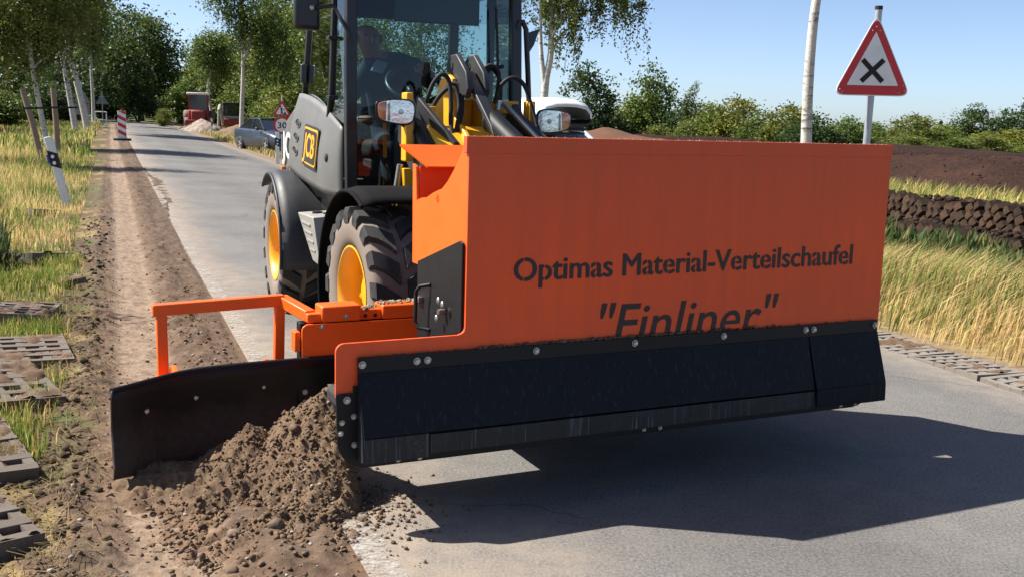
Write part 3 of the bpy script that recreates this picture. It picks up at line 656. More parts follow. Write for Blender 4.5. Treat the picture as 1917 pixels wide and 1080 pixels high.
for u in (-1.06, -0.655):
    MB().prism([A(u - 0.03, 0.62, 0.30), A(u - 0.03, 0.80, 0.30), A(u - 0.03, 0.79, 0.345), A(u - 0.03, 0.72, 0.372), A(u - 0.03, 0.63, 0.345)], (0.022, 0, 0)).build('guard_bracket', m_orange_lit, bucket, bev=0.003)
    MB().b2(A(u - 0.09, 0.60, 0.28), A(u + 0.03, 0.83, 0.31)).build('guard_foot', m_orange_lit, bucket, bev=0.003)
# curved black grading blade
st_ = [(-0.40, 0.545, 0.402), (-0.62, 0.545, 0.400), (-0.80, 0.543, 0.398), (-0.93, 0.54, 0.396), (-1.02, 0.535, 0.392), (-1.10, 0.505, 0.390), (-1.18, 0.455, 0.388), (-1.27, 0.385, 0.388), (-1.375, 0.30, 0.390)]
P = []
for u, v, h in st_:
    P.append([A(u, v - 0.055 * (1 - k) ** 2 + 0.035 * (0.5 - abs(k - 0.5)) * 2 - 0.03 * k, -0.02 + 0.06 * max(0, (-u - 1.0) / 0.375) + (h + 0.02 - 0.06 * max(0, (-u - 1.0) / 0.375)) * k) for k in [i / 8 for i in range(9)]])
bl = MB().grid(P).build('grading_blade', m_blade, bucket, smooth=50, solid=0.014)
MB().tube([Vector(p[-1]) + Vector((0, 0.004, 0)) for p in P], 0.012, 8).build('top_edge', m_black, bl, smooth=60)
for u, v, w_ in [(-1.235, 0.40, 0.262), (-1.021, 0.52, 0.27), (-0.729, 0.53, 0.288)]:
    bolt(A(u, v + 0.005, w_), 0.85, bl)
sq(A(-0.56, 0.545, 0.36), A(-0.56, 0.545, 0.0), 0.03, 'end_bracket', m_black, bl)
for w_ in (0.25, 0.204): bolt(A(-0.546, 0.53, w_), 0.9, bl)
# ================================================================== WHEEL LOADER
LO = (BO[0] + BU[0] * 0.87 + BV[0] * 2.75, BO[1] + BU[1] * 0.87 + BV[1] * 2.75)
loader = empty('wheel_loader', (LO[0], LO[1], 0), RYAW, 'yellow and grey wheel loader with a black-framed glass cab on the road', 'wheel loader')
FM = Matrix.Rotation(BYAW - RYAW, 4, 'Z') @ Matrix.Translation((-0.87, -2.75, 0))          # front frame, slightly steered
# ---- wheels
def tyre_meshes():
    R0 = 0.462
    prof = [(-0.12, 0.262), (-0.145, 0.275), (-0.160, 0.32), (-0.166, 0.37), (-0.160, 0.42), (-0.145, 0.450), (-0.10, R0), (0.0, R0 + 0.004), (0.10, R0), (0.145, 0.450), (0.160, 0.42), (0.166, 0.37), (0.160, 0.32), (0.145, 0.275), (0.12, 0.262)]
    ty = MB().lathe(prof, ax='x', n=64)
    lug = MB(); n = 17
    for sgn in (-1, 1):
        for i in range(n):
            th0 = 360 / n * (i + (0.5 if sgn > 0 else 0)); rows = []
            for k, (xx, rt, rb, off, hw) in enumerate([(0.168, 0.430, 0.40, 0.0, 4.6), (0.170, 0.458, 0.42, 0.3, 4.8), (0.160, 0.487, 0.43, 1.2, 5.0), (0.110, 0.494, 0.45, 4.0, 5.2), (0.060, 0.496, 0.45, 8.5, 5.6), (0.022, 0.496, 0.45, 12.5, 6.6)]):
                row = []
                for rr, da in ((rb, -hw - 1.0), (rt, -hw), (rt, hw), (rb, hw + 1.0)):
                    a = rad(th0 + off + da); row.append((sgn * xx, rr * math.cos(a), rr * math.sin(a)))
                rows.append(row)
            vs = [p for r_ in rows for p in r_]; fs = []
            for k in range(len(rows) - 1):
                for j in range(3): fs.append((k * 4 + j, k * 4 + j + 1, k * 4 + 5 + j, k * 4 + 4 + j))
            fs.append((0, 1, 2, 3)); m = (len(rows) - 1) * 4; fs.append((m + 3, m + 2, m + 1, m))
            lug.add(vs, fs)
    rim = MB().lathe([(-0.135, 0.262), (-0.150, 0.272), (-0.152, 0.262), (-0.142, 0.250), (-0.120, 0.235), (-0.060, 0.226), (-0.020, 0.222), (-0.012, 0.205), (-0.022, 0.17), (-0.030, 0.12), (-0.030, 0.095), (-0.062, 0.09), (-0.068, 0.075), (-0.07, 0.0)], ax='x', n=48)
    rim.lathe([(0.02, 0.0), (0.02, 0.22), (0.12, 0.235), (0.15, 0.262)], ax='x', n=48)
    nut = []
    for i in range(8):
        a = rad(45 * i + 10); nut.append(MB().cyl((-0.024, 0.145 * math.cos(a), 0.145 * math.sin(a)), (-0.052, 0.145 * math.cos(a), 0.145 * math.sin(a)), 0.013, 6))
    return ty, lug, rim, nut
def wheel(M, flip=False):
    wE = empty('wheel'); wE.parent = loader
    wE.matrix_local = M @ (Matrix.Rotation(math.pi, 4, 'Z') if flip else Matrix.Identity(4))
    if 'ty' not in WM:
        a, b, c, d = tyre_meshes()
        WM['ty'] = [a.build('tyre', m_side, wE, smooth=50), b.build('tread', m_rubber, wE, smooth=38), c.build('rim', m_yellow, wE, smooth=35), *[q.build('wheel_nut', m_yellow, wE, smooth=35) for q in d]]
    else:
        for o in WM['ty']: c = o.copy(); COL.objects.link(c); c.parent = wE
WM = {}
RZ = 0.488
wheel(FM @ Matrix.Translation((0.170, 1.68, RZ)) @ Matrix.Rotation(0.35, 4, 'X'))
wheel(Matrix.Translation((-0.685, 1.24, RZ)) @ Matrix.Rotation(0.1, 4, 'X'))
wheel(FM @ Matrix.Translation((1.57, 1.68, RZ)), True)
wheel(Matrix.Translation((0.685, 1.24, RZ)), True)
# ---- chassis
MB(FM).b2((0.35, 1.30, 0.40), (1.39, 2.15, 0.80)).build('front_chassis', m_dgrey, loader, bev=0.02)
MB().b2((-0.48, 0.2, 0.38), (0.48, 2.2, 0.95)).build('rear_chassis', m_dgrey, loader, bev=0.02)
MB().b2((-0.22, -0.75, 0.45), (0.22, 0.3, 0.8)).build('pivot_frame', m_dgrey, loader, bev=0.02)
# ---- fenders
def fender(name, M, cy, cz, r, x0, x1, a0, a1, mat, lip=True, n=20, droop=0.0):
    P = []
    for i in range(n + 1):
        a = rad(a0 + (a1 - a0) * i / n); row = []
        for k in range(7):
            f = k / 6; x = x0 + (x1 - x0) * f; e = -0.022 * max(0, 1 - f * 5) ** 2
            row.append((x, cy - (r + e) * math.cos(a), cz + (r + e) * math.sin(a)))
        P.append(row)
    o = MB(M).grid(P).build(name, mat, loader, smooth=60, solid=0.010)
    if lip: MB(M).tube([r_[0] for r_ in P], 0.011, 8).build('fender_lip', mat, o, smooth=60)
    return o
I4 = Matrix.Identity(4)
fender('rear_fender', I4, 1.24, RZ, 0.575, -0.87, -0.42, -12, 128, m_dgrey)
fender('rear_fender', I4, 1.24, RZ, 0.575, 0.87, 0.42, -12, 128, m_dgrey)
fender('front_fender', FM, 1.68, RZ, 0.60, -0.005, 0.42, 62, 196, m_matt)
fender('front_fender', FM, 1.68, RZ, 0.60, 1.745, 1.32, 62, 196, m_matt)
# ---- cab
cabx0, cabx1, cy0, cy1 = -0.60, 0.56, -0.27, 1.16
MB().b2((-0.56, -0.24, 0.80), (0.54, 1.1, 0.92)).build('cab_floor', m_cab, loader, bev=0.01)
def pil(pts, t, name='cab_pillar', mat=m_cab, tx=None):
    b = MB(); tx = tx or t
    for p, q in zip(pts[:-1], pts[1:]):
        p, q = Vector(p), Vector(q)
        b.add([p + Vector((a * tx / 2, c * t / 2, 0)) for a, c in ((-1, -1), (1, -1), (1, 1), (-1, 1))] + [q + Vector((a * tx / 2, c * t / 2, 0)) for a, c in ((-1, -1), (1, -1), (1, 1), (-1, 1))],
              [(3, 2, 1, 0), (4, 5, 6, 7), (0, 1, 5, 4), (1, 2, 6, 5), (2, 3, 7, 6), (3, 0, 4, 7)])
    return b.build(name, mat, loader, bev=0.008)
pil([(cabx0 + 0.03, cy0, 0.86), (cabx0 + 0.02, cy0 - 0.01, 1.45), (cabx0 + 0.03, cy0 + 0.03, 2.36)], 0.075, tx=0.07)
pil([(cabx1 - 0.03, cy0, 0.86), (cabx1 - 0.02, cy0 - 0.01, 1.45), (cabx1 - 0.03, cy0 + 0.03, 2.36)], 0.075, tx=0.07)
pil([(-0.60, 1.20, 1.60), (-0.57, 1.05, 2.36)], 0.05)
pil([(0.56, 1.20, 1.30), (0.53, 1.05, 2.36)], 0.07)
pil([(-0.615, 0.20, 1.46), (-0.615, 0.12, 1.62), (-0.60, 0.06, 2.36)], 0.045, 'door_post')
pil([(0.57, 0.30, 1.0), (0.575, 0.30, 1.6), (0.55, 0.26, 2.36)], 0.06, 'door_post')
ro = MB()
ro.b2((-0.66, -0.36, 2.34), (0.62, 1.18, 2.46)); ro.build('cab_roof', m_cab, loader, bev=0.05, seg=3)
MB().b2((-0.56, -0.24, 2.27), (0.52, -0.20, 2.35)).build('roof_rail', m_cab, loader, bev=0.01)
MB().b2((-0.28, -0.20, 2.09), (0.30, -0.185, 2.35)).build('sun_visor', m_cab, loader, bev=0.02)
MB().b2((-0.56, 1.06, 2.22), (0.52, 1.10, 2.35)).build('roof_rail', m_cab, loader, bev=0.01)
def pane(pts, name, mat=m_glass, bulge=None):
    return MB().add(pts, [tuple(range(len(pts)))]).build(name, mat, loader)
def curved_pane(x0, x1, z0, z1, yb, name):
    P = []
    for i in range(7):
        z = z0 + (z1 - z0) * i / 6; P.append([(x0 + (x1 - x0) * k / 10, yb - 0.05 * (1 - (2 * k / 10 - 1) ** 2) + 0.02 * (z - 1.4), z) for k in range(11)])
    return MB().grid(P).build(name, m_glass, loader, smooth=60)
curved_pane(-0.545, 0.505, 1.47, 2.34, -0.275, 'windscreen')
curved_pane(-0.545, 0.505, 0.93, 1.462, -0.285, 'lower_windscreen')
MB().b2((-0.545, -0.335, 1.462), (0.505, -0.33, 1.470)).build('windscreen_seal', m_blackplain, loader)
pane([(-0.62, 0.20, 1.52), (-0.60, 1.18, 1.66), (-0.575, 1.05, 2.33), (-0.60, 0.08, 2.33)], 'side_window')
pane([(-0.60, -0.24, 1.42), (-0.62, 0.18, 1.50), (-0.605, 0.06, 2.33), (-0.575, -0.24, 2.33)], 'door_window')
pane([(0.56, -0.24, 1.0), (0.57, 0.28, 1.0), (0.55, 0.26, 2.33), (0.535, -0.24, 2.33)], 'door_window')
pane([(0.57, 0.32, 1.40), (0.56, 1.18, 1.40), (0.53, 1.05, 2.33), (0.55, 0.28, 2.33)], 'side_window')
pane([(-0.57, 1.19, 1.62), (0.53, 1.19, 1.62), (0.50, 1.06, 2.24), (-0.54, 1.06, 2.24)], 'rear_window')
# ---- grey side panel with louvres and badge
def panel_pt(s, r):                      # s: front 0 -> rear 1, r: bottom 0 -> top 1
    yb = -0.22 + 1.50 * s; yt = -0.22 + 1.46 * s
    zb = 0.965 + 0.02 * s + 0.09 * s * s; zt = 1.405 + 0.26 * (1 - (1 - s) ** 1.7) - 0.02 * s
    y = yb + (yt - yb) * r; z = zb + (zt - zb) * r
    x = -0.615 - 0.055 * math.sin(min(1, s * 4.0) * math.pi / 2) * (1 - r ** 2.2) - 0.035 * s * (1 - 0.6 * r) - 0.012 * math.sin(math.pi * r) * (s > 0.02)
    return Vector((x, y, z))
MB().grid([[panel_pt(i / 24, j / 14) for j in range(15)] for i in range(25)]).build('side_panel', m_grey, loader, smooth=60, solid=0.012)
def on_panel(s, r, off=0.008):
    p = panel_pt(s, r); a = (panel_pt(s + 0.01, r) - panel_pt(s - 0.01, r)).normalized(); b = (panel_pt(s, r + 0.01) - panel_pt(s, r - 0.01)).normalized()
    nn = a.cross(b).normalized()
    if nn.x > 0: nn = -nn
    return p + nn * off, -a, b, nn
for i, r in enumerate((0.64, 0.47, 0.30)):
    p, a, b, nn = on_panel(0.83, r, 0.004)
    R3 = Matrix((a, b, nn)).transposed()
    MB().ell(p, (0.085, 0.026, 0.008), 16, 8, R3).build('louvre', m_blackplain, loader, smooth=60)
    MB().tube([p + R3 @ Vector((0.092 * math.cos(q), 0.031 * math.sin(q), 0.004)) for q in [2 * math.pi * k / 24 for k in range(25)]], 0.006, 6, False).build('louvre_rim', m_grey, loader, smooth=60)
p, a, b, nn = on_panel(0.47, 0.47, 0.010)
R3 = Matrix((a, b, nn)).transposed()
def rrect(wd, ht, r, skew=0.0):
    pts = []
    for cx_, cy_, a0 in ((wd / 2 - r, ht / 2 - r, 0), (-wd / 2 + r, ht / 2 - r, 90), (-wd / 2 + r, -ht / 2 + r, 180), (wd / 2 - r, -ht / 2 + r, 270)):
        pts += arc(cx_, cy_, r, a0, a0 + 90, 4)
    return [Vector((x, y + skew * x, 0)) for x, y in pts]
def badge(wd, ht, off, mat, name, sk):
    return MB().prism([p + R3 @ (q + Vector((0, 0, off))) for q in rrect(wd, ht, 0.03, sk)], nn * 0.003).build(name, mat, loader)
badge(0.47, 0.285, 0.0, m_blackplain, 'badge_plate', 0.05); badge(0.435, 0.252, 0.004, m_yellow, 'badge_border', 0.05)
badge(0.405, 0.224, 0.008, m_blackplain, 'badge_field', 0.05)
text_obj('badge_lettering', 'JCB', 0.33, 0.155, m_yellow, loader, face_M(p + R3 @ Vector((-0.165, -0.078, 0.012)), a + b * 0.05, b), 0.0, 0.045)
p2_, a2, b2_, n2_ = on_panel(0.16, 0.47, 0.006)
MB().ell(p2_, (0.012, 0.03, 0.03), 12, 8).build('panel_lock', m_blackplain, loader, smooth=60)
MB().add([panel_pt(0, 0) + Vector((0.01, 0, 0)), panel_pt(0.98, 0) + Vector((0.03, 0, 0)), Vector((-0.58, 1.1, 0.90)), Vector((-0.57, -0.2, 0.90))], [(0, 1, 2, 3)]).build('sill_panel', m_dgrey, loader, solid=0.02)
# ---- engine hood
hp = [(1.20, 1.60), (1.45, 1.58), (1.95, 1.45), (2.10, 1.30), (2.10, 0.95), (1.75, 1.08), (1.20, 1.06)]
MB().prism([(-0.62, y, z) for y, z in hp], (1.24, 0, 0)).build('engine_hood', m_grey, loader, bev=0.03, seg=3)
MB().prism([(-0.632, 1.28, 1.62), (-0.632, 1.34, 1.60), (-0.632, 1.62, 1.42), (-0.632, 1.52, 1.38), (-0.632, 1.42, 1.20), (-0.632, 1.36, 1.20), (-0.632, 1.36, 1.45), (-0.632, 1.28, 1.54)], (0.01, 0, 0)).build('hood_stripe', m_yellow, loader)
text_obj('hood_lettering', 'JCB', 0.62, 0.20, m_white, loader, face_M((-0.635, 2.06, 1.15), (0, -1, -0.03), (0, 0.0, 1)), 0.0, 0.06)
MB().b2((-0.66, 1.98, 0.98), (-0.62, 2.06, 1.06)).build('tail_lamp', m_amber, loader, bev=0.008)
MB().b2((-0.68, 1.40, 1.02), (-0.62, 1.48, 1.12)).build('tow_bracket', m_yellow, loader, bev=0.008)
# ---- step box
MB().add([(-0.77, 0.56, 0.80), (-0.77, 0.00, 0.815), (-0.54, -0.02, 0.835), (-0.54, 0.50, 0.82), (-0.73, 0.20, 0.50), (-0.74, -0.10, 0.50), (-0.54, -0.10, 0.50), (-0.54, 0.20, 0.50)],
         [(0, 1, 2, 3), (7, 6, 5, 4), (0, 4, 5, 1), (1, 5, 6, 2), (2, 6, 7, 3), (3, 7, 4, 0)]).build('step_box', m_alu, loader, bev=0.006)
for q in ((-0.68, 0.30), (-0.63, 0.18)): MB().cyl((q[0], q[1], 0.805), (q[0], q[1], 0.829), 0.035, 14).build('step_hole', m_blackplain, loader)
for k in range(4): MB().b2((-0.772 + k * 0.006, 0.10 - k * 0.03, 0.745 - k * 0.055), (-0.75, 0.42 - 0.07 * k, 0.757 - k * 0.055)).build('step_rib', m_alu, loader)
# ---- mirrors
MB().b2((-0.91, -0.17, 2.005), (-0.745, -0.10, 2.30)).build('mirror', m_cab, loader, bev=0.03, seg=3)
MB().tube([(-0.575, -0.29, 1.93), (-0.60, -0.30, 2.00), (-0.645, -0.26, 2.09), (-0.67, -0.2, 2.16), (-0.78, -0.19, 2.14)], 0.013, 8).build('mirror_arm', m_cab, loader, smooth=60)
MB().ell((-0.80, -0.18, 2.14), (0.02, 0.014, 0.02), 10, 6).build('mirror_joint', m_steel, loader, smooth=60)
MB().tube([(0.53, -0.28, 2.08), (0.545, -0.28, 2.125), (0.575, -0.28, 2.13), (0.60, -0.28, 2.08), (0.63, -0.26, 1.80), (0.665, -0.24, 1.40), (0.62, -0.24, 1.36), (0.53, -0.26, 1.36)], 0.019, 8).build('grab_rail', m_cab, loader, smooth=60)
MB().prism([(0.615, -0.29, 2.06), (0.74, -0.20, 2.10), (0.70, -0.24, 2.05), (0.66, -0.27, 1.98), (0.63, -0.28, 1.93)], (0, 0.03, 0)).build('mirror', m_cab, loader, bev=0.006)
for z in (1.98, 1.60): MB().b2((-0.66, 0.0, z - 0.012), (-0.60, 0.10, z + 0.012)).build('door_hinge', m_cab, loader, bev=0.004)
MB().b2((-0.645, 1.10, 1.72), (-0.60, 1.16, 1.86)).build('window_latch', m_cab, loader, bev=0.01)
# ---- wiper
MB().tube([(0.36, -0.345, 2.20), (0.375, -0.35, 1.95), (0.38, -0.35, 1.82)], 0.009, 6).build('wiper', m_blackplain, loader)
MB().tube([(0.30, -0.345, 1.80), (0.42, -0.35, 1.83)], 0.014, 6).build('wiper_arm', m_blackplain, loader)
# ---- seat, steering wheel, dashboard
MB().b2((-0.24, 0.62, 1.18), (0.26, 0.95, 1.32)).build('seat', m_blackplain, loader, bev=0.05, seg=3)
MB().box((0.02, 0.97, 1.62), (0.48, 0.12, 0.66), Matrix.Rotation(rad(-10), 3, 'X')).build('seat_backrest', m_blackplain, loader, bev=0.05, seg=3)
MB().b2((-0.22, 0.68, 0.9), (0.22, 0.92, 1.18)).build('seat_base', m_blackplain, loader, bev=0.02)
Rw = Matrix.Rotation(rad(38), 3, 'X'); cw = Vector((-0.08, 0.02, 1.70))
MB().tube([cw + Rw @ Vector((0.185 * math.cos(q), 0.185 * math.sin(q), 0)) for q in [2 * math.pi * k / 28 for k in range(29)]], 0.016, 8, False).build('steering_wheel', m_cab, loader, smooth=60)
MB().box(cw + Rw @ Vector((0, 0, -0.03)), (0.10, 0.12, 0.05), Rw).build('steering_hub', m_cab, loader, bev=0.02)
MB().tube([cw + Rw @ Vector((0, 0, -0.04)), (-0.08, -0.14, 1.32), (-0.08, -0.18, 0.92)], 0.045, 10).build('steering_column', m_cab, loader, smooth=60)
MB().b2((-0.26, -0.24, 0.92), (0.12, -0.12, 1.42)).build('dashboard', m_dgrey, loader, bev=0.03)
MB().b2((0.28, 0.25, 0.92), (0.52, 1.05, 1.35)).build('side_console', m_dgrey, loader, bev=0.03)
MB().tube([(0.36, 0.40, 1.35), (0.36, 0.37, 1.47), (0.36, 0.36, 1.55)], [0.012, 0.012, 0.026], 8).build('joystick', m_blackplain, loader, smooth=60)
# ---- front tower, boom and hydraulics (front frame coordinates)
def Fm(): return MB(FM)
for x0, x1 in ((0.758, 0.786), (0.955, 0.983)):
    Fm().prism([(x0, 2.42, 0.70), (x0, 2.36, 1.50), (x0, 2.24, 1.70), (x0, 2.12, 1.76), (x0, 2.03, 1.72), (x0, 2.01, 1.50), (x0, 1.82, 1.40), (x0, 1.70, 1.30), (x0, 1.55, 0.75)], (x1 - x0, 0, 0)).build('tower_plate', m_yellow, loader, bev=0.006)
Fm().b2((0.786, 2.16, 0.80), (0.955, 2.22, 1.60)).build('tower_web', m_yellow, loader, bev=0.01)
Fm().prism([(0.56, 1.72, 1.30), (1.12, 1.72, 1.30), (1.12, 1.95, 1.44), (0.56, 1.95, 1.44)], (0, 0.05, -0.06)).build('boom_crossbeam', m_yellow, loader, bev=0.01)
for x in (0.50, 1.20):
    Fm().prism([(x, 2.28, 1.34), (x, 2.25, 1.56), (x, 2.12, 1.60), (x, 1.92, 1.42), (x, 1.20, 0.95), (x, 0.75, 0.62), (x, 0.75, 0.48), (x, 1.30, 0.68), (x, 2.0, 1.12)], (0.05, 0, 0)).build('boom_arm', m_dgrey, loader, bev=0.008)
    Fm().cyl((x - 0.02, 2.16, 1.53), (x + 0.07, 2.16, 1.53), 0.035, 14).build('pivot_pin', m_steel, loader, smooth=40)
    Fm().cyl((x + 0.025, 1.95, 1.40), (x + 0.025, 1.30, 0.98), 0.045, 14).build('lift_cylinder', m_black, loader, smooth=40)
# tilt lever: two dark plates hanging over the tower top and running to the front
for x in (0.79, 0.905):
    Fm().prism([(x, 2.20, 1.74), (x, 2.20, 1.82), (x, 2.14, 1.865), (x, 2.05, 1.87), (x, 1.90, 1.76), (x, 1.86, 1.66), (x, 1.90, 1.60), (x, 2.10, 1.68)], (0.035, 0, 0)).build('tilt_lever', m_dgrey, loader, bev=0.006)
    Fm().cyl((x - 0.006, 2.12, 1.80), (x + 0.041, 2.12, 1.80), 0.030, 14).build('pivot_pin', m_dgrey, loader, smooth=40)
Fm().prism([(0.832, 2.02, 1.77), (0.900, 2.02, 1.77), (0.905, 1.62, 1.45), (0.835, 1.62, 1.45)], (0, -0.05, -0.08)).build('tilt_link', m_dgrey, loader, bev=0.006)
Fm().cyl((0.90, 1.74, 1.475), (0.90, 1.30, 1.30), 0.062, 20).build('tilt_cylinder', m_black, loader, smooth=40)
Fm().cyl((0.90, 1.92, 1.55), (0.90, 1.74, 1.475), 0.028, 14).build('cylinder_rod', m_steel, loader, smooth=40)
Fm().lathe([(0.0, 0.065), (0.03, 0.068), (0.03, 0.05)], (0.90, 1.71, 1.465), 'y', 20).build('cylinder_collar', m_black, loader, smooth=40)
Fm().prism([(0.535, 2.02, 1.60), (0.565, 2.02, 1.60), (0.70, 1.75, 1.34), (0.665, 1.75, 1.34)], (0, 0.03, -0.09)).build('left_link', m_dgrey, loader, bev=0.006)
Fm().prism([(1.14, 2.00, 1.56), (1.18, 2.00, 1.56), (1.30, 1.72, 1.36), (1.25, 1.72, 1.36)], (0, 0.03, -0.09)).build('right_link', m_dgrey, loader, bev=0.006)
Fm().cyl((1.11, 2.03, 1.58), (1.20, 1.70, 1.36), 0.018, 10).build('valve_pipe', m_steel, loader, smooth=40)
Fm().b2((0.56, 2.02, 1.50), (0.66, 2.10, 1.55)).build('hose_bracket', m_yellow, loader, bev=0.008)
Fm().b2((1.10, 2.10, 1.52), (1.25, 2.20, 1.60)).build('hose_bracket', m_yellow, loader, bev=0.008)
Fm().b2((0.43, 1.93, 1.22), (0.475, 2.02, 1.625)).build('lamp_bracket', m_yellow, loader, bev=0.008)
Fm().b2((1.24, 1.93, 1.22), (1.285, 2.02, 1.60)).build('lamp_bracket', m_yellow, loader, bev=0.008)
Fm().prism([(0.42, 1.94, 1.18), (0.47, 1.94, 1.18), (0.50, 1.94, 1.10), (0.47, 1.94, 0.98), (0.43, 1.94, 1.05)], (0, 0.04, 0)).build('lamp_stay', m_yellow, loader, bev=0.006)
def smooth_path(pts, n=6):
    out = []; P = [Vector(p) for p in pts]; P = [P[0] * 2 - P[1]] + P + [P[-1] * 2 - P[-2]]
    for i in range(1, len(P) - 2):
        for k in range(n):
            t = k / n; a, b, c, d = P[i - 1:i + 3]
            out.append(0.5 * ((2 * b) + (c - a) * t + (2 * a - 5 * b + 4 * c - d) * t * t + (3 * b - a - 3 * c + d) * t ** 3))
    return out + [P[-2]]
for hs in ([(0.58, 2.06, 1.50), (0.59, 2.0, 1.60), (0.62, 1.98, 1.69), (0.67, 1.97, 1.74), (0.715, 1.97, 1.70), (0.72, 1.95, 1.58), (0.71, 1.92, 1.45), (0.70, 1.85, 1.34)],
           [(0.66, 2.12, 1.52), (0.70, 2.08, 1.62), (0.76, 2.03, 1.69), (0.80, 1.99, 1.66), (0.795, 1.95, 1.54), (0.75, 1.90, 1.40), (0.73, 1.82, 1.33)],
           [(0.64, 2.10, 1.50), (0.68, 2.06, 1.60), (0.74, 2.02, 1.665), (0.775, 1.98, 1.63), (0.77, 1.94, 1.52), (0.72, 1.88, 1.36)],
           [(0.95, 2.14, 1.70), (0.99, 2.10, 1.78), (1.04, 2.08, 1.815), (1.085, 2.06, 1.77), (1.075, 2.05, 1.66), (1.08, 2.04, 1.58)],
           [(0.98, 2.16, 1.66), (1.02, 2.12, 1.76), (1.06, 2.10, 1.795), (1.105, 2.08, 1.72), (1.10, 2.06, 1.60)],
           [(1.04, 2.02, 1.58), (1.06, 2.00, 1.67), (1.11, 1.98, 1.73), (1.17, 1.97, 1.735), (1.225, 1.96, 1.68), (1.26, 1.93, 1.55), (1.28, 1.86, 1.40), (1.28, 1.80, 1.33)]):
    Fm().tube(smooth_path(hs), 0.0135, 8).build('hydraulic_hose', m_blackplain, loader, smooth=60)
Fm().cyl((1.08, 2.045, 1.60), (1.08, 2.04, 1.54), 0.022, 10).build('hose_coupling', m_steel, loader, smooth=40)
# ---- headlights
def headlight(cx_, cz_, sgn):
    hb = MB(FM); y = 1.88
    out = [(-0.125, 0.045), (-0.085, 0.066), (0.0, 0.078), (0.085, 0.074), (0.118, 0.05), (0.125, 0.0), (0.112, -0.055), (0.07, -0.078), (-0.01, -0.074), (-0.09, -0.058), (-0.122, -0.03)]
    cl = smooth_path([(a, b, 0) for a, b in out[-1:] + out + out[:2]], 4)[4:-4]; out = [(sgn * q.x, q.y) for q in cl][:-1]
    n = len(out)
    vs = [(cx_ + a, y, cz_ + b) for a, b in out] + [(cx_ + a * 0.6, y + 0.10, cz_ + b * 0.6 - 0.01) for a, b in out]
    hb.add(vs, [tuple(range(n)), tuple(range(2 * n - 1, n - 1, -1))] + [(i, (i + 1) % n, n + (i + 1) % n, n + i) for i in range(n)])
    h = hb.build('headlight', m_cab, loader, bev=0.006)
    MB(FM).prism([(cx_ + a * 0.88, y - 0.004, cz_ + b * 0.85) for a, b in out], (0, 0.003, 0)).build('reflector', m_mirror, h)
    lens = [(a * 0.88, b * 0.85) for a, b in out]
    am = [(-sgn * -1 * 0, 0)]
    split = -0.045 if sgn > 0 else 0.045
    amb = [(a, b) for a, b in lens if a * sgn < -0.05]
    amb = sorted(amb, key=lambda q: math.atan2(q[1], q[0] + sgn * 0.09))
    MB(FM).prism([(cx_ + a, y - 0.009, cz_ + b * 0.96) for a, b in amb] if len(amb) > 2 else [(cx_, y, cz_)] * 3, (0, 0.004, 0)).build('indicator_lens', m_amber, h)
    MB(FM).b2((cx_ + sgn * -0.048, y - 0.016, cz_ - 0.055), (cx_ + sgn * -0.040, y - 0.004, cz_ + 0.055)).build('lamp_divider', m_white, h)
    MB(FM).ell((cx_ + sgn * 0.03, y - 0.005, cz_), (0.016, 0.010, 0.016), 12, 8).build('bulb', m_white, h, smooth=60)
    P = []
    for i in range(7):
        f = i / 6
        P.append([(cx_ + a * 0.90 * f, y - 0.012 - 0.022 * (1 - f * f), cz_ + b * 0.87 * f) for a, b in out + out[:1]])
    MB(FM).grid(P).build('lens', m_glassc, h, smooth=60)
    MB(FM).tube([(cx_, y + 0.09, cz_ - 0.02), (cx_ + sgn * 0.10, 1.97, cz_ - 0.08)], 0.02, 8).build('lamp_arm', m_cab, h, smooth=60)
headlight(0.348, 1.51, 1); headlight(1.385, 1.48, -1)
# ---- red triangle inside and grille details low in the cab
Fm().tube([(0.40, 2.05, 0.95), (0.42, 2.0, 1.2)], 0.02, 8).build('hand_rail', m_steel, loader, smooth=60)

# ================================================================== DRIVER
drv_root = Matrix.Translation((LO[0], LO[1], 0)) @ Matrix.Rotation(RYAW, 4, 'Z')
def skin_person(name, verts, edges, radii, root, mats, assign, M):
    me = bpy.data.meshes.new(name); me.from_pydata(verts, edges, []); me.update()
    o = bpy.data.objects.new(name, me); COL.objects.link(o)
    sk = o.modifiers.new('skin', 'SKIN'); sk.use_smooth_shade = True
    for i, v in enumerate(me.skin_vertices[0].data):
        r = radii[i]; v.radius = (r, r) if isinstance(r, (int, float)) else r; v.use_root = (i == root)
    ss_ = o.modifiers.new('sub', 'SUBSURF'); ss_.levels = 2; ss_.render_levels = 2
    bpy.context.view_layer.update(); dg = bpy.context.evaluated_depsgraph_get()
    m2 = bpy.data.meshes.new_from_object(o.evaluated_get(dg)); bpy.data.objects.remove(o)
    for m_ in mats: m2.materials.append(m_)
    for p in m2.polygons: p.material_index = assign(p.center); p.use_smooth = True
    o2 = bpy.data.objects.new(name, m2); COL.objects.link(o2); o2.matrix_world = M; return o2
m_skin = paint('skin', (0.30, 0.115, 0.08), 0.55, 0.1, (0.35, 0.15, 0.1), 20, 0.03)
m_navy = paint('navy_shirt', (0.012, 0.018, 0.045), 0.9, 0.1, (0.03, 0.03, 0.05), 12, 0.2)
m_vest = paint('light_blue_shirt', (0.22, 0.28, 0.38), 0.9, 0.1, (0.15, 0.18, 0.25), 12, 0.2)
m_hair = paint('grey_hair', (0.13, 0.10, 0.085), 0.8, 0.1, (0.1, 0.08, 0.06), 30, 0.3)
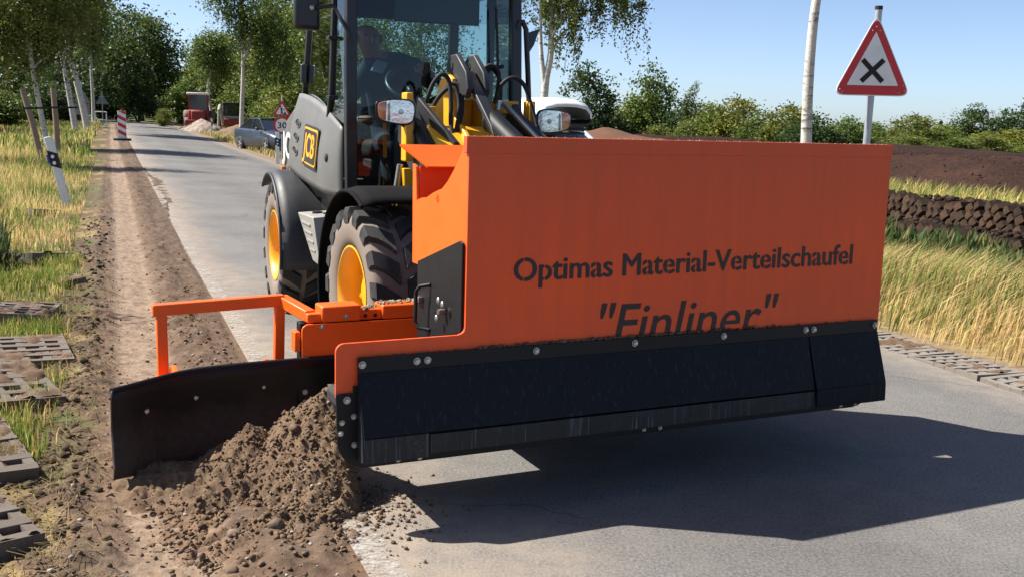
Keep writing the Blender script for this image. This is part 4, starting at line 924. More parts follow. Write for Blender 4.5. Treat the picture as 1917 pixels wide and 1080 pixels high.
vs = [(0.0, 0.80, 1.38), (-0.06, 0.72, 1.55), (-0.14, 0.62, 1.72), (-0.20, 0.55, 1.83), (-0.245, 0.51, 1.90), (-0.275, 0.47, 1.955), (-0.295, 0.44, 2.03), (-0.305, 0.45, 2.10),
      (-0.02, 0.58, 1.87), (0.10, 0.50, 1.82), (0.13, 0.36, 1.73), (0.08, 0.20, 1.77), (0.0, 0.10, 1.82),
      (-0.33, 0.57, 1.72), (-0.44, 0.52, 1.58), (-0.42, 0.36, 1.44), (-0.30, 0.24, 1.46),
      (-0.13, 0.66, 1.28), (-0.16, 0.36, 1.30), (-0.17, 0.28, 0.98), (0.13, 0.66, 1.28), (0.12, 0.36, 1.30), (0.12, 0.28, 0.98)]
ed = [(0, 1), (1, 2), (2, 3), (3, 4), (4, 5), (5, 6), (6, 7), (3, 8), (8, 9), (9, 10), (10, 11), (11, 12), (3, 13), (13, 14), (14, 15), (15, 16), (0, 17), (17, 18), (18, 19), (0, 20), (20, 21), (21, 22)]
rr = [(0.17, 0.12), (0.18, 0.12), (0.19, 0.12), (0.13, 0.11), 0.062, (0.078, 0.085), (0.088, 0.098), (0.072, 0.08), 0.085, 0.078, 0.055, 0.046, 0.034, 0.085, 0.06, 0.05, 0.036, 0.09, 0.075, 0.06, 0.09, 0.075, 0.06]
def asg(c):
    if c.z > 1.885 and c.x < -0.14: return 0
    if c.y < 0.22 and c.z > 1.4 and c.x > -0.05 and c.y < 0.13: return 0
    if c.z > 1.4 and c.y < 0.30 and c.x < -0.2: return 0
    return 1
driver = skin_person('person', vs, ed, rr, 0, [m_skin, m_navy], asg, drv_root)
tag(driver, 'driver in a navy shirt leaning sideways behind the loader windscreen', 'person')
fc = MB()
hc_ = Vector((-0.297, 0.44, 2.02))
fc.ell(hc_ + Vector((0.01, -0.10, -0.015)), (0.016, 0.026, 0.028), 10, 6); fc.build('nose', m_skin, driver, smooth=60)
for sx_ in (-1, 1):
    MB().ell(hc_ + Vector((sx_ * 0.036, -0.088, 0.018)), (0.014, 0.008, 0.008), 8, 6).build('eye', m_blackplain, driver, smooth=60)
    MB().ell(hc_ + Vector((sx_ * 0.092, 0.0, 0.0)), (0.012, 0.028, 0.036), 8, 6).build('ear', m_skin, driver, smooth=60)
MB().ell(hc_ + Vector((0.005, -0.088, -0.055)), (0.028, 0.010, 0.006), 8, 6).build('mouth', m_skin, driver, smooth=60)
hr = MB()
hr.ell(hc_ + Vector((0, 0.045, 0.018)), (0.094, 0.072, 0.078), 16, 10); hr.build('hair', m_hair, driver, smooth=60)
# fingers closed on the wheel rim
for k in range(4):
    b = Vector((-0.035 + 0.022 * k, 0.085, 1.835)); MB().tube([b, b + Vector((0, -0.035, 0.004)), b + Vector((-0.002, -0.05, -0.022)), b + Vector((-0.002, -0.035, -0.042))], [0.010, 0.010, 0.009, 0.007], 8).build('finger', m_skin, driver, smooth=60)
MB().tube([(-0.045, 0.11, 1.815), (-0.055, 0.07, 1.80), (-0.03, 0.045, 1.79)], [0.011, 0.010, 0.008], 8).build('thumb', m_skin, driver, smooth=60)
MB().prism([(-0.23, 0.45, 1.885), (-0.15, 0.43, 1.86), (-0.20, 0.40, 1.78), (-0.28, 0.42, 1.80)], (0, 0.02, 0)).build('collar', m_vest, driver, bev=0.006)
# ================================================================== SIGNS, POSTS, BARRIERS
def tri_pts(w_, r=0.05, n=4, h=None):
    h = h or w_ * 0.866; pts = []
    cs_ = [(-w_ / 2, 0), (w_ / 2, 0), (0, h)]
    for i, (x, z) in enumerate(cs_):
        p0 = Vector((*cs_[i - 1], 0)); p1 = Vector((x, z, 0)); p2 = Vector((*cs_[(i + 1) % 3], 0))
        a = p1 + (p0 - p1).normalized() * r * 1.7; b = p1 + (p2 - p1).normalized() * r * 1.7
        for k in range(n + 1):
            t = k / n; q = a * (1 - t) ** 2 + p1 * 2 * t * (1 - t) + b * t * t; pts.append((q.x, q.y))
    return pts
def plate(par, name, pts, y, th, mat): return MB().prism([(x, y, z) for x, z in pts], (0, th, 0)).build(name, mat, par)
def inset(pts, k, c): return [((x - c[0]) * k + c[0], (z - c[1]) * k + c[1]) for x, z in pts]
# crossing-priority sign beside the bucket
sg = empty('warning_sign', (2.925, 8.83, zg_at(2.925, 8.83)), rad(-6), 'red-bordered triangular sign with black cross on a grey post', 'road sign')
MB().cyl((0, 0.03, 0.0), (0.035, 0.03, 2.50), 0.030, 16).build('post', m_galv, sg, smooth=40)
MB().cyl((0.035, 0.03, 2.50), (0.0352, 0.03, 2.53), 0.032, 16).build('post_cap', m_blackplain, sg, smooth=40)
z0 = 1.80; t0 = tri_pts(0.63, 0.055, 5, 0.665); c0 = (0, 0.665 / 3)
tl = lambda pts: [(x + 0.022, z + z0) for x, z in pts]
plate(sg, 'plate_edge', tl(t0), -0.005, 0.022, m_signwhite); plate(sg, 'red_border', tl(inset(t0, 0.965, c0)), -0.0075, 0.002, m_red)
ti = tri_pts(0.415, 0.006, 2, 0.435); plate(sg, 'white_field', tl([(x, z + 0.085) for x, z in ti]), -0.010, 0.002, m_signwhite)
for s_ in (-1, 1):
    R_ = Matrix.Rotation(rad(46 * s_), 3, 'Y'); MB().box((0.014, -0.0125 - 0.0006 * s_, z0 + 0.205), (0.245, 0.002, 0.040), R_).build('cross_bar', m_blackplain, sg)
for x, z in [(-0.26, 0.05), (0.26, 0.05), (-0.24, 0.03), (0.22, 0.03), (0.0, 0.56), (0.03, 0.53), (-0.03, 0.53), (0.25, 0.09)]:
    MB().ell((x + 0.022, -0.009, z0 + z), (0.004, 0.003, 0.004), 8, 4).build('rivet', m_signwhite, sg)
for z in (z0 + 0.08, z0 + 0.45): MB().b2((-0.02, 0.0, z - 0.015), (0.07, 0.068, z + 0.015)).build('clamp', m_galv, sg, bev=0.004)
# roadworks sign with speed limit
x, y = -8.0, 36.0
rw = empty('roadworks_sign', (x, y, zg_at(x, y) + 0.02), rad(12), 'roadworks triangle over a round 30 speed limit sign by the parked car', 'road sign')
MB().cyl((0, 0.03, 0), (0, 0.03, 2.2), 0.03, 12).build('post', m_galv, rw, smooth=40)
t0 = tri_pts(0.63, 0.05, 4); c0 = (0, 0.18); f_ = lambda pts: [(a, b + 1.50) for a, b in pts]
plate(rw, 'red_border', f_(t0), -0.004, 0.02, m_red); plate(rw, 'white_field', f_(inset(t0, 0.68, c0)), -0.008, 0.002, m_signwhite)
pic = MB()
for pts in ([(-0.05, 0.06), (-0.02, 0.06), (0.0, 0.20), (-0.03, 0.20)], [(0.02, 0.06), (0.05, 0.06), (0.0, 0.20), (-0.03, 0.18)], [(-0.04, 0.18), (0.01, 0.17), (-0.02, 0.29), (-0.06, 0.27)], [(-0.03, 0.26), (0.08, 0.18), (0.09, 0.20), (-0.02, 0.28)], [(0.05, 0.06), (0.15, 0.06), (0.11, 0.14), (0.08, 0.13)]):
    pic.prism([(a, -0.012, b + 1.50) for a, b in pts], (0, 0.002, 0))
pic.prism([(-0.055 + 0.03 * math.cos(a), -0.012, 1.82 + 0.03 * math.sin(a)) for a in [k * 0.7854 for k in range(8)]], (0, 0.002, 0)); pic.build('digging_figure', m_blackplain, rw)
circ = lambda r: [(r * math.cos(a), 1.19 + r * math.sin(a)) for a in [k * math.pi / 14 for k in range(28)]]
plate(rw, 'red_ring', circ(0.30), -0.004, 0.02, m_red); plate(rw, 'white_disc', circ(0.225), -0.008, 0.002, m_signwhite)
text_obj('speed_number', '30', 0.30, 0.20, m_blackplain, rw, face_M((-0.15, -0.0085, 1.09), (1, 0, 0), (0, 0, 1)), 0, 0.03)
# backs of two signs on the left verge
def signback(x, y, tri, label, plate2=True):
    e = empty('road_sign', (x, y, zg_at(x, y)), rad(15), label, 'road sign', 'road signs seen from behind')
    MB().cyl((0, 0, 0), (0, 0, 2.75 if plate2 else 2.4), 0.035, 12).build('post', m_galv, e, smooth=40)
    t_ = tri_pts(tri, 0.05, 4); zb = 1.60 if plate2 else 1.5
    MB().prism([(a, 0.04, b + zb) for a, b in t_], (0, 0.012, 0)).build('triangle_back', m_signback, e)
    if plate2: MB().b2((-0.40, 0.04, 0.95), (0.40, 0.052, 1.55)).build('lower_plate', m_signback, e)
    for z in (zb + 0.1, zb + 0.5): MB().b2((-0.2, 0.015, z), (0.2, 0.038, z + 0.03)).build('clamp', m_galv, e)
signback(-24.3, 59, 0.95, 'grey back of a triangular sign with a square plate under it')
signback(-29.45, 75, 0.9, 'smaller far grey sign back in the tree shade by the road', False)
# red and white beacon
x, y = -16.85, 45.0
be = empty('beacon_board', (x, y, zr(x, y) + 0.004), rad(14), 'red and white striped roadworks beacon board at the road edge', 'beacon board')
MB().b2((-0.35, -0.18, 0), (0.35, 0.18, 0.09)).build('foot', m_blackplain, be, bev=0.02)
MB().b2((-0.17, -0.02, 0.09), (0.17, 0.02, 1.25)).build('board', m_signwhite, be, bev=0.008)
for k in range(4):
    zc = 0.16 + k * 0.31
    pts = [(-0.168, zc + 0.17), (0.168, zc), (0.168, zc + 0.15), (-0.168, zc + 0.32)]
    pts = [(a, min(max(b, 0.10), 1.245)) for a, b in pts]
    MB().prism([(a, -0.024, b) for a, b in pts], (0, 0.003, 0)).build('red_stripe', m_red, be)
MB().cyl((0, 0, 1.25), (0, 0, 1.33), 0.03, 8).build('knob', m_red, be)
# delineator posts
def delineator(x, y, h, lean, label, rz=0.0, blue=True):
    e = empty('delineator_post', (x, y, zg_at(x, y)), rz, label, 'marker post', 'marker posts along the road')
    M_ = Matrix.Rotation(lean, 4, 'Y')
    sec = lambda z, k=1.0: [(-0.06 * k, -0.045, z), (0.06 * k, -0.045, z), (0.045 * k, 0.05, z), (-0.045 * k, 0.05, z)]
    MB(M_).add(sec(-0.1) + [(-0.06, -0.045, h), (0.06, -0.045, h), (0.045, 0.05, h - 0.05), (-0.045, 0.05, h - 0.05)], [(3, 2, 1, 0), (4, 5, 6, 7), (0, 1, 5, 4), (1, 2, 6, 5), (2, 3, 7, 6), (3, 0, 4, 7)]).build('post_body', m_white, e, bev=0.008)
    zb = h * 0.60
    MB(M_).add([(-0.064, -0.05, zb), (0.064, -0.05, zb - 0.07), (0.05, 0.055, zb - 0.07), (-0.05, 0.055, zb), (-0.064, -0.05, zb + 0.24), (0.064, -0.05, zb + 0.17), (0.05, 0.055, zb + 0.17), (-0.05, 0.055, zb + 0.24)], [(3, 2, 1, 0), (4, 5, 6, 7), (0, 1, 5, 4), (1, 2, 6, 5), (2, 3, 7, 6), (3, 0, 4, 7)]).build('black_band', m_blackplain, e)
    for z in (zb + 0.13, zb + 0.03): MB(M_).lathe([(-0.058, 0.0), (-0.058, 0.026), (-0.048, 0.030)], (0, 0, z), 'y', 16).build('reflector', m_refl, e)
    if blue: MB(M_).b2((-0.10, -0.04, zb + 0.04), (-0.064, 0.03, zb + 0.18)).build('blue_reflector', m_blue, e, bev=0.004)
delineator(-6.95, 16.2, 1.10, rad(-13.5), 'white marker post leaning left with blue reflector in the verge')
delineator(-7.48, 33.0, 1.0, 0.0, 'upright white marker post standing below the round speed sign', 0.1, False)
delineator(-20.4, 70.5, 1.0, 0.03, 'small far white marker post by the gravel pile', 0.1, False)
# white tube barrier
x, y = -27.6, 70.0
tb = empty('tube_barrier', (x, y, zg_at(x, y)), rad(10), 'white tube barrier beside the road under the trees', 'barrier')
MB().tube(smooth_path([(-0.35, 0, 0), (-0.35, 0, 0.9), (-0.30, 0, 1.0), (0.30, 0, 1.0), (0.35, 0, 0.9), (0.35, 0, 0)], 4), 0.035, 8).build('tube_frame', m_white, tb, smooth=60)
MB().cyl((-0.35, 0, 0.5), (0.35, 0, 0.5), 0.025, 8).build('cross_tube', m_white, tb, smooth=60)
# wooden stakes holding the young birch
def stake(x, y, p1, label, name='wooden_stake'):
    e = empty(name, (x, y, zg_at(x, y)), 0, label, 'stake', 'stakes of the young birch')
    MB().tube([(0, 0, -0.1), Vector(p1) * 0.5 + Vector((0.02, 0, 0)), p1], [0.085, 0.08, 0.072], 12).build('pole', m_wood, e, smooth=50)
    return e
s1 = stake(-13.0, 28.8, (-0.52, 0.1, 1.98), 'left wooden stake leaning far over beside the young birch')
MB().tube([(-0.46, -0.06, 1.45), (0.2, 0.4, 1.50), (0.55, 1.1, 1.52)], 0.03, 6).build('tie_strap', m_blackplain, s1)
stake(-13.1, 30.0, (-0.06, 0.0, 2.02), 'upright wooden stake right of the leaning one')

# ================================================================== CARS
def make_car(name, label, mat, x, y, yaw, estate=False):
    e = empty(name, (x, y, zg_at(x, y) + 0.01), yaw, label, 'car')
    S_ = [(2.27, 0.62, 0.28, 0.58), (2.22, 0.76, 0.20, 0.66), (2.05, 0.84, 0.18, 0.74), (1.5, 0.88, 0.18, 0.85), (0.85, 0.89, 0.18, 0.93), (0.0, 0.89, 0.18, 0.95), (-0.9, 0.89, 0.18, 0.97), (-1.6, 0.88, 0.18, 0.99), (-2.1, 0.83, 0.22, 0.95), (-2.25, 0.74, 0.30, 0.88)]
    P = []
    for X, hw, zb, zt in S_:
        half = [(hw * 0.86, zb), (hw * 0.97, zb + 0.10), (hw, 0.5 * (zb + zt)), (hw * 0.985, zt - 0.10), (hw * 0.90, zt - 0.01), (hw * 0.5, zt + 0.025), (0, zt + 0.03)]
        P.append([(X, a, b) for a, b in half] + [(X, -a, b) for a, b in half[-2::-1]])
    b = MB().grid(P); n = len(P[0])
    b.add(P[0], [tuple(range(n))]); b.add(P[-1], [tuple(range(n - 1, -1, -1))]); b.build('body', mat, e, smooth=45)
    if estate: low = [(0.95, 0.74), (-2.08, 0.74)]; hi = [(0.15, 0.56), (-1.75, 0.55)]; zr_ = 1.43
    else: low = [(0.95, 0.74), (-1.75, 0.72)]; hi = [(0.10, 0.56), (-1.05, 0.54)]; zr_ = 1.42
    (a0, w0), (a1, w1) = low; (h0, v0), (h1, v1) = hi; zl = 0.94
    A_, B_, C_, D_ = (a0, w0, zl), (a0, -w0, zl), (a1, w1, zl + 0.02), (a1, -w1, zl + 0.02)
    E_, F_, G_, H_ = (h0, v0, zr_ - 0.04), (h0, -v0, zr_ - 0.04), (h1, v1, zr_ - 0.05), (h1, -v1, zr_ - 0.05)
    MB().add([A_, B_, F_, E_], [(0, 1, 2, 3)]).build('windscreen', m_gdark, e); MB().add([C_, D_, H_, G_], [(0, 3, 2, 1)]).build('rear_window', m_gdark, e)
    MB().add([A_, C_, G_, E_], [(0, 3, 2, 1)]).build('side_glass', m_gdark, e); MB().add([B_, D_, H_, F_], [(0, 1, 2, 3)]).build('side_glass', m_gdark, e)
    R_ = []
    for k in range(7):
        f = k / 6; X = h0 + 0.03 + (h1 - h0 - 0.06) * f; zz = zr_ - 0.035 + 0.03 * math.sin(math.pi * (0.15 + 0.7 * f)); ww = v0 + 0.02
        R_.append([(X, -ww, zz - 0.03), (X, -ww * 0.8, zz), (X, 0, zz + 0.025), (X, ww * 0.8, zz), (X, ww, zz - 0.03)])
    MB().grid(R_).build('roof', mat, e, smooth=60, solid=0.02)
    pl = MB()
    for p, q in ((A_, E_), (B_, F_), (C_, G_), (D_, H_)): pl.tube([p, q], 0.035, 6)
    for sy in (-1, 1):
        xm = -0.35; pl.tube([(xm, sy * 0.735, zl), (xm - 0.05, sy * 0.555, zr_ - 0.05)], 0.03, 6)
    pl.build('window_pillars', mat, e, smooth=60)
    for X in (1.38, -1.32):
        for sy in (-1, 1):
            wE = empty('wheel', (X, sy * 0.80, 0.32)); wE.parent = e
            MB().lathe([(-0.11, 0.20), (-0.11, 0.29), (-0.08, 0.32), (0.08, 0.32), (0.11, 0.29), (0.11, 0.20)], ax='y', n=24).build('tyre', m_rubber, wE, smooth=50)
            rm = MB().lathe([(sy * 0.10, 0.21), (sy * 0.09, 0.19), (sy * 0.05, 0.18)], ax='y', n=24)
            for q in range(5):
                a = q * 1.2566; rm.box((0.10 * math.cos(a), sy * 0.085, 0.10 * math.sin(a)), (0.20, 0.03, 0.045), Matrix.Rotation(-a, 3, 'Y'))
            rm.build('rim', m_alu, wE, smooth=40)
            MB().lathe([(sy * 0.04, 0.0), (sy * 0.04, 0.21)], ax='y', n=20).build('wheel_well', m_blackplain, wE)
    for sy in (-1, 1):
        MB().ell((2.12, sy * 0.62, 0.63), (0.12, 0.17, 0.075), 12, 8).build('headlight', m_mirror, e, smooth=60)
        MB().ell((0.78, sy * 0.98, 0.98), (0.07, 0.10, 0.07), 10, 8).build('wing_mirror', mat, e, smooth=60)
    MB().b2((2.235, -0.36, 0.30), (2.275, 0.36, 0.60)).build('grille', m_blackplain, e, bev=0.02)
    MB().b2((2.275, -0.26, 0.38), (2.285, 0.26, 0.49)).build('number_plate', m_signwhite, e)
    return e
m_carblue = paint('blue_grey_car_paint', (0.020, 0.028, 0.045), 0.3, 0.1, (0.05, 0.05, 0.05), 2, 0.0, coat=0.4)
m_carwhite = paint('silver_white_car_paint', (0.55, 0.60, 0.66), 0.3, 0.1, (0.4, 0.4, 0.4), 2, 0.0, coat=0.5)
make_car('parked_car', 'dark blue saloon car parked on the grass behind the roadworks sign', m_carblue, -10.45, 45.0, math.atan2(-0.80, 0.60))
wc = make_car('parked_car', 'silver-white estate car parked behind the loader under a roof box', m_carwhite, 0.42, 15.2, math.atan2(-0.93, 0.36), True)
bx = empty('roof_box', (0.30, 14.7, zg_at(0.42, 15.2) + 1.445), math.atan2(-0.93, 0.36), 'white roof box with black underside on top of the estate car', 'roof box')
def loft_box(z0, z1, prof, mat, name):
    P = []
    for X, k in [(-0.98, 0.45), (-0.94, 0.75), (-0.75, 0.95), (-0.2, 1.0), (0.4, 0.98), (0.8, 0.85), (0.95, 0.6), (1.0, 0.3)]:
        P.append([(X, 0.43 * (0.7 + 0.3 * k) * a, z0 + (z1 - z0) * b * (0.35 + 0.65 * k)) for a, b in prof])
    MB().grid(P).build(name, mat, bx, smooth=60, solid=0.01)
loft_box(0.14, 0.42, [(-1, 0), (-0.97, 0.4), (-0.8, 0.8), (-0.4, 0.97), (0, 1.0), (0.4, 0.97), (0.8, 0.8), (0.97, 0.4), (1, 0)], m_white, 'lid')
loft_box(0.135, 0.02, [(-1, 0), (-0.97, 0.6), (-0.8, 1.0), (0, 1.0), (0.8, 1.0), (0.97, 0.6), (1, 0)], m_blackplain, 'tray')
for X in (-0.45, 0.45): MB().b2((X - 0.03, -0.5, -0.02), (X + 0.03, 0.5, 0.02)).build('roof_bar', m_blackplain, bx, bev=0.006)
MB().tube([(1.02, -0.40, -0.02), (1.06, -0.42, 0.20)], 0.006, 6).build('aerial', m_steel, bx)

# ================================================================== FAR MACHINES AND PILES
m_mred = paint('faded_red_paint', (0.30, 0.035, 0.028), 0.5, 0.3, (0.2, 0.1, 0.08), 2, 0.05)
x, y = -24.7, 82.0
tr = empty('tractor', (x, y, zg_at(x, y)), rad(-165), 'red tractor with a pale cab roof parked at the roadside far off', 'tractor')
MB().b2((-0.75, -1.2, 0.7), (0.75, 1.3, 1.5)).build('body', m_mred, tr, bev=0.1)
MB().b2((-0.5, 1.0, 0.6), (0.5, 2.3, 1.45)).build('hood', m_mred, tr, bev=0.1)
MB().b2((-0.95, 1.9, 0.25), (0.95, 2.4, 0.75)).build('front_loader', m_mred, tr, bev=0.05)
for a in (-0.68, 0.68):
    for b_ in (-0.75, 0.75): MB().b2((a - 0.06, b_ - 0.06, 1.45), (a + 0.06, b_ + 0.06, 2.65)).build('cab_pillar', m_mred, tr)
MB().b2((-0.66, -0.72, 1.45), (0.66, 0.72, 2.6)).build('cab_glass', m_gdark, tr)
MB().b2((-0.85, -0.95, 2.64), (0.85, 0.95, 2.82)).build('roof', m_signwhite, tr, bev=0.06)
for a in (-0.95, 0.95):
    MB().lathe([(-0.2, 0.3), (-0.2, 0.68), (-0.12, 0.74), (0.12, 0.74), (0.2, 0.68), (0.2, 0.3)], (a, -0.5, 0.74), 'x', 24).build('tyre', m_side, tr, smooth=40)
    MB().lathe([(-0.15, 0.2), (-0.15, 0.42), (-0.1, 0.46), (0.1, 0.46), (0.15, 0.42), (0.15, 0.2)], (a * 0.9, 1.6, 0.46), 'x', 20).build('tyre', m_side, tr, smooth=40)
x, y = -21.0, 78.0
mx = empty('mini_excavator', (x, y, zg_at(x, y) + 0.1), rad(20), 'small digger with a dark cab window parked behind the earth heap', 'excavator')
for a in (-0.55, 0.55): MB().b2((a - 0.16, -1.0, 0.0), (a + 0.16, 1.0, 0.45)).build('track', m_rubber, mx, bev=0.18, seg=4)
MB().b2((-0.75, -0.8, 0.5), (0.75, 1.1, 1.05)).build('house', m_mred, mx, bev=0.08)
MB().b2((-0.65, -0.6, 1.05), (0.45, 0.7, 2.15)).build('cab_glass', m_gdark, mx, bev=0.04)
MB().b2((-0.72, -0.7, 2.1), (0.52, 0.8, 2.22)).build('cab_roof', m_blackplain, mx, bev=0.04)
for a in (-0.66, 0.46): MB().b2((a - 0.05, -0.65, 1.0), (a + 0.05, -0.57, 2.12)).build('cab_pillar', m_blackplain, mx)
MB().b2((-0.7, -0.66, 0.95), (0.9, -0.55, 1.25)).build('front_panel', m_alu, mx, bev=0.03)
MB().tube([(-0.75, -0.8, 0.7), (-1.0, -1.5, 2.0), (-1.15, -2.3, 1.6)], 0.11, 8).build('boom', m_alu, mx, smooth=60)
MB().tube([(-1.15, -2.3, 1.6), (-1.2, -2.5, 0.5)], 0.09, 8).build('dipper', m_alu, mx, smooth=60)
MB().prism([(-1.4, -2.6, 0.1), (-1.4, -2.2, 0.0), (-1.4, -2.2, 0.5), (-1.4, -2.5, 0.55)], (0.4, 0, 0)).build('digger_bucket', m_dgrey, mx, bev=0.03)
def pile(name, label, cat, x, y, r, h, col, seed, sx=1.0, yaw=0.0, n=60, rough=0.14):
    g_ = np.linspace(-1.15, 1.15, n); U, W = np.meshgrid(g_, g_, indexing='ij'); d = np.hypot(U, W)
    nn = fbm(U * 3 + seed, W * 3, seed) - 0.5
    hh = h * np.clip(1 - d * (1 + 0.5 * nn), 0, 1) ** 0.85 + h * rough * (fbm(U * 9, W * 9, seed + 3) - 0.5) * (d < 1.0) - 0.06
    X = U * r * sx; Y_ = W * r; c, s = math.cos(yaw), math.sin(yaw)
    XX = x + X * c - Y_ * s; YY = y + X * s + Y_ * c
    V_ = np.stack([XX, YY, hh + zg_at(x, y)], -1).reshape(-1, 3); i_ = np.arange(n * n).reshape(n, n)
    F_ = np.stack([i_[:-1, :-1], i_[1:, :-1], i_[1:, 1:], i_[:-1, 1:]], -1).reshape(-1, 4)
    cl = np.array(col) * (0.7 + 0.6 * fbm(U * 7, W * 7, seed + 5)[..., None])
    return tag(np_mesh(name, V_, F_, m_soil, col=cl.reshape(-1, 3), smooth=True), label, cat)
pile('gravel_pile', 'pale gravel pile in front of the red tractor', 'gravel pile', -21.8, 73.0, 1.7, 1.0, (0.34, 0.27, 0.22), 3)
pile('earth_heap', 'brown earth heap beside the gravel, in front of the digger', 'earth heap', -18.4, 70.0, 2.3, 0.95, (0.18, 0.125, 0.08), 8)
pile('earth_heap', 'low reddish brown earth heap behind the estate car', 'earth heap', 3.4, 40.0, 4.2, 1.65, (0.13, 0.065, 0.038), 15, 1.5)

# ================================================================== PEAT: mound and stacked sods
ms = np.linspace(-24, 85, 420); mt = np.concatenate([np.linspace(17.0, 28, 110), np.linspace(28.4, 46, 30)])
MS, MT = np.meshgrid(ms, mt, indexing='ij'); mx_, my_ = st2xy(MS, MT)
prof = sstep(18.6, 24.0, MT + 1.2 * (fbm(MS * 0.3, MT * 0.0, 71) - 0.5)) * sstep(46, 34, MT)
mh = prof * (0.55 + 0.016 * np.clip(MS, 0, 45) + 0.40 * (fbm(MS * 0.13, MT * 0.13, 73, 3) - 0.4)) * sstep(85, 60, MS) * sstep(-30, -22, MS)
mz = mh - 0.16 + prof * (0.20 * (fbm(MS * 1.0, MT * 1.6, 75) - 0.5) + 0.16 * (0.5 - np.abs(fbm(MS * 2.2, MT * 3.0, 76, 3) - 0.5) * 3))
mi = np.arange(MS.size).reshape(MS.shape); mf = np.stack([mi[:-1, :-1], mi[1:, :-1], mi[1:, 1:], mi[:-1, 1:]], -1).reshape(-1, 4)[:, ::-1]
mc = np.array([0.029, 0.0105, 0.0055]) * (0.45 + 1.15 * fbm(MS * 1.1, MT * 1.1, 79)[..., None]); mc = mc + np.array([0.016, 0.009, 0.006]) * sstep(0.5, 0.8, fbm(MS * 0.2, MT * 0.2, 83))[..., None]
m_peat = attr_mat('peat', 0.97, 7, 0.6, 1.0, bdist=0.12)
tag(np_mesh('peat_mound', np.stack([mx_, my_, mz], -1).reshape(-1, 3), mf, m_peat, col=mc.reshape(-1, 3), smooth=True), 'long dark brown peat mound beyond the stacked peat sods', 'peat mound')
n = 900; rg = np.random.default_rng(44); cs = rg.uniform(-5, 40, n); ct = rg.uniform(18, 27, n)
i_ = np.clip(np.searchsorted(ms, cs), 0, len(ms) - 1); j_ = np.clip(np.searchsorted(mt, ct), 0, len(mt) - 1); px_, py_ = st2xy(cs, ct)
r = 0.02 + 0.06 * rg.random(n) ** 3
tag(clods('peat_crumbs', np.stack([px_, py_, mz[i_, j_] + 0.02], -1), r, np.array([0.035, 0.02, 0.013]) * rg.uniform(0.6, 2.2, (n, 1)), m_peat, bpy.data.objects['peat_mound'], seed=45), kind='stuff')
g = N('peat_sod'); inf = g.n('ShaderNodeObjectInfo'); a = g.noise(14, 5, 0.7)
c = g.mix(g.ramp(a, [(0.3, 0.0), (0.7, 1.0)]), (0.013, 0.007, 0.0045), (0.085, 0.046, 0.022))
c = g.mix(1.0, c, g.ramp(inf.outputs['Random'], [(0.0, 0.7), (1.0, 1.7)]), 'MULTIPLY'); g.set(Base_Color=c, Roughness=0.95); g.bump(a, 0.8, 0.02); m_sod = g.m
bm = bmesh.new(); bmesh.ops.create_cube(bm, size=1.0); bmesh.ops.subdivide_edges(bm, edges=bm.edges, cuts=1, use_grid_fill=True)
for v in bm.verts: v.co = v.co * (1 - 0.05 * (v.co.length > 0.75)) + Vector([random.uniform(-0.06, 0.06) for _ in range(3)])
me_s = bpy.data.meshes.new('sod'); bm.to_mesh(me_s); bm.free(); me_s.materials.append(m_sod)
me_s.shade_smooth(); me_s.set_sharp_from_angle(angle=rad(35))
def peat_stack(label, s0, s1, t, zb, rows, tilt):
    x0, y0 = st2xy(s0, t); e = empty('peat_stack', (x0, y0, zg_at(x0, y0)), math.atan2(RD[1], RD[0]), label, 'peat stack', 'stacked rows of peat sods')
    L = s1 - s0; step = 0.165; k = 0
    MB().prism([(-0.1, 0.02, -0.1), (L + 0.1, 0.02, -0.1), (L + 0.1, -0.10, zb + rows * 0.115 - 0.06), (-0.1, -0.10, zb + rows * 0.115 - 0.06)], (0, -0.8, 0)).build('core', m_sod, e)
    for r_ in range(rows):
        for i in range(int(L / step)):
            if k >= 296: break
            o = bpy.data.objects.new('peat_sod', me_s); COL.objects.link(o); o.parent = e; k += 1
            o.location = (i * step + (r_ % 2) * step / 2 + random.uniform(-0.03, 0.03), 0.05 - 0.045 * r_ + random.uniform(-0.05, 0.05), zb + r_ * 0.115 + 0.05 + 0.03 * math.sin(i * 0.45) + random.uniform(-0.01, 0.01))
            o.scale = (0.150 * random.uniform(0.8, 1.1), 0.26, 0.105 * random.uniform(0.75, 1.15)); o.rotation_euler = (random.uniform(-0.12, 0.12), tilt * 1.25 + random.uniform(-0.14, 0.14), random.uniform(-0.12, 0.12))
    n = int(L * 45); rg_ = np.random.default_rng(int(t * 10)); P = np.stack([rg_.uniform(0, L, n), rg_.uniform(-0.6, -0.1, n), np.full(n, zb + rows * 0.115)], -1)
    tag(clods('sod_crumbs', P, 0.02 + 0.06 * rg_.random(n) ** 2, np.array([0.03, 0.017, 0.011]) * rg_.uniform(0.6, 1.8, (n, 1)), m_peat, e, seed=int(t)), kind='stuff')
peat_stack('rear row of stacked peat sods below the grass strip', 1.5, 13.0, 10.75, 0.18, 4, 0.5)
peat_stack('lower front row of stacked peat sods above the green herbs', -0.5, 6.6, 9.95, -0.02, 3, 0.5)

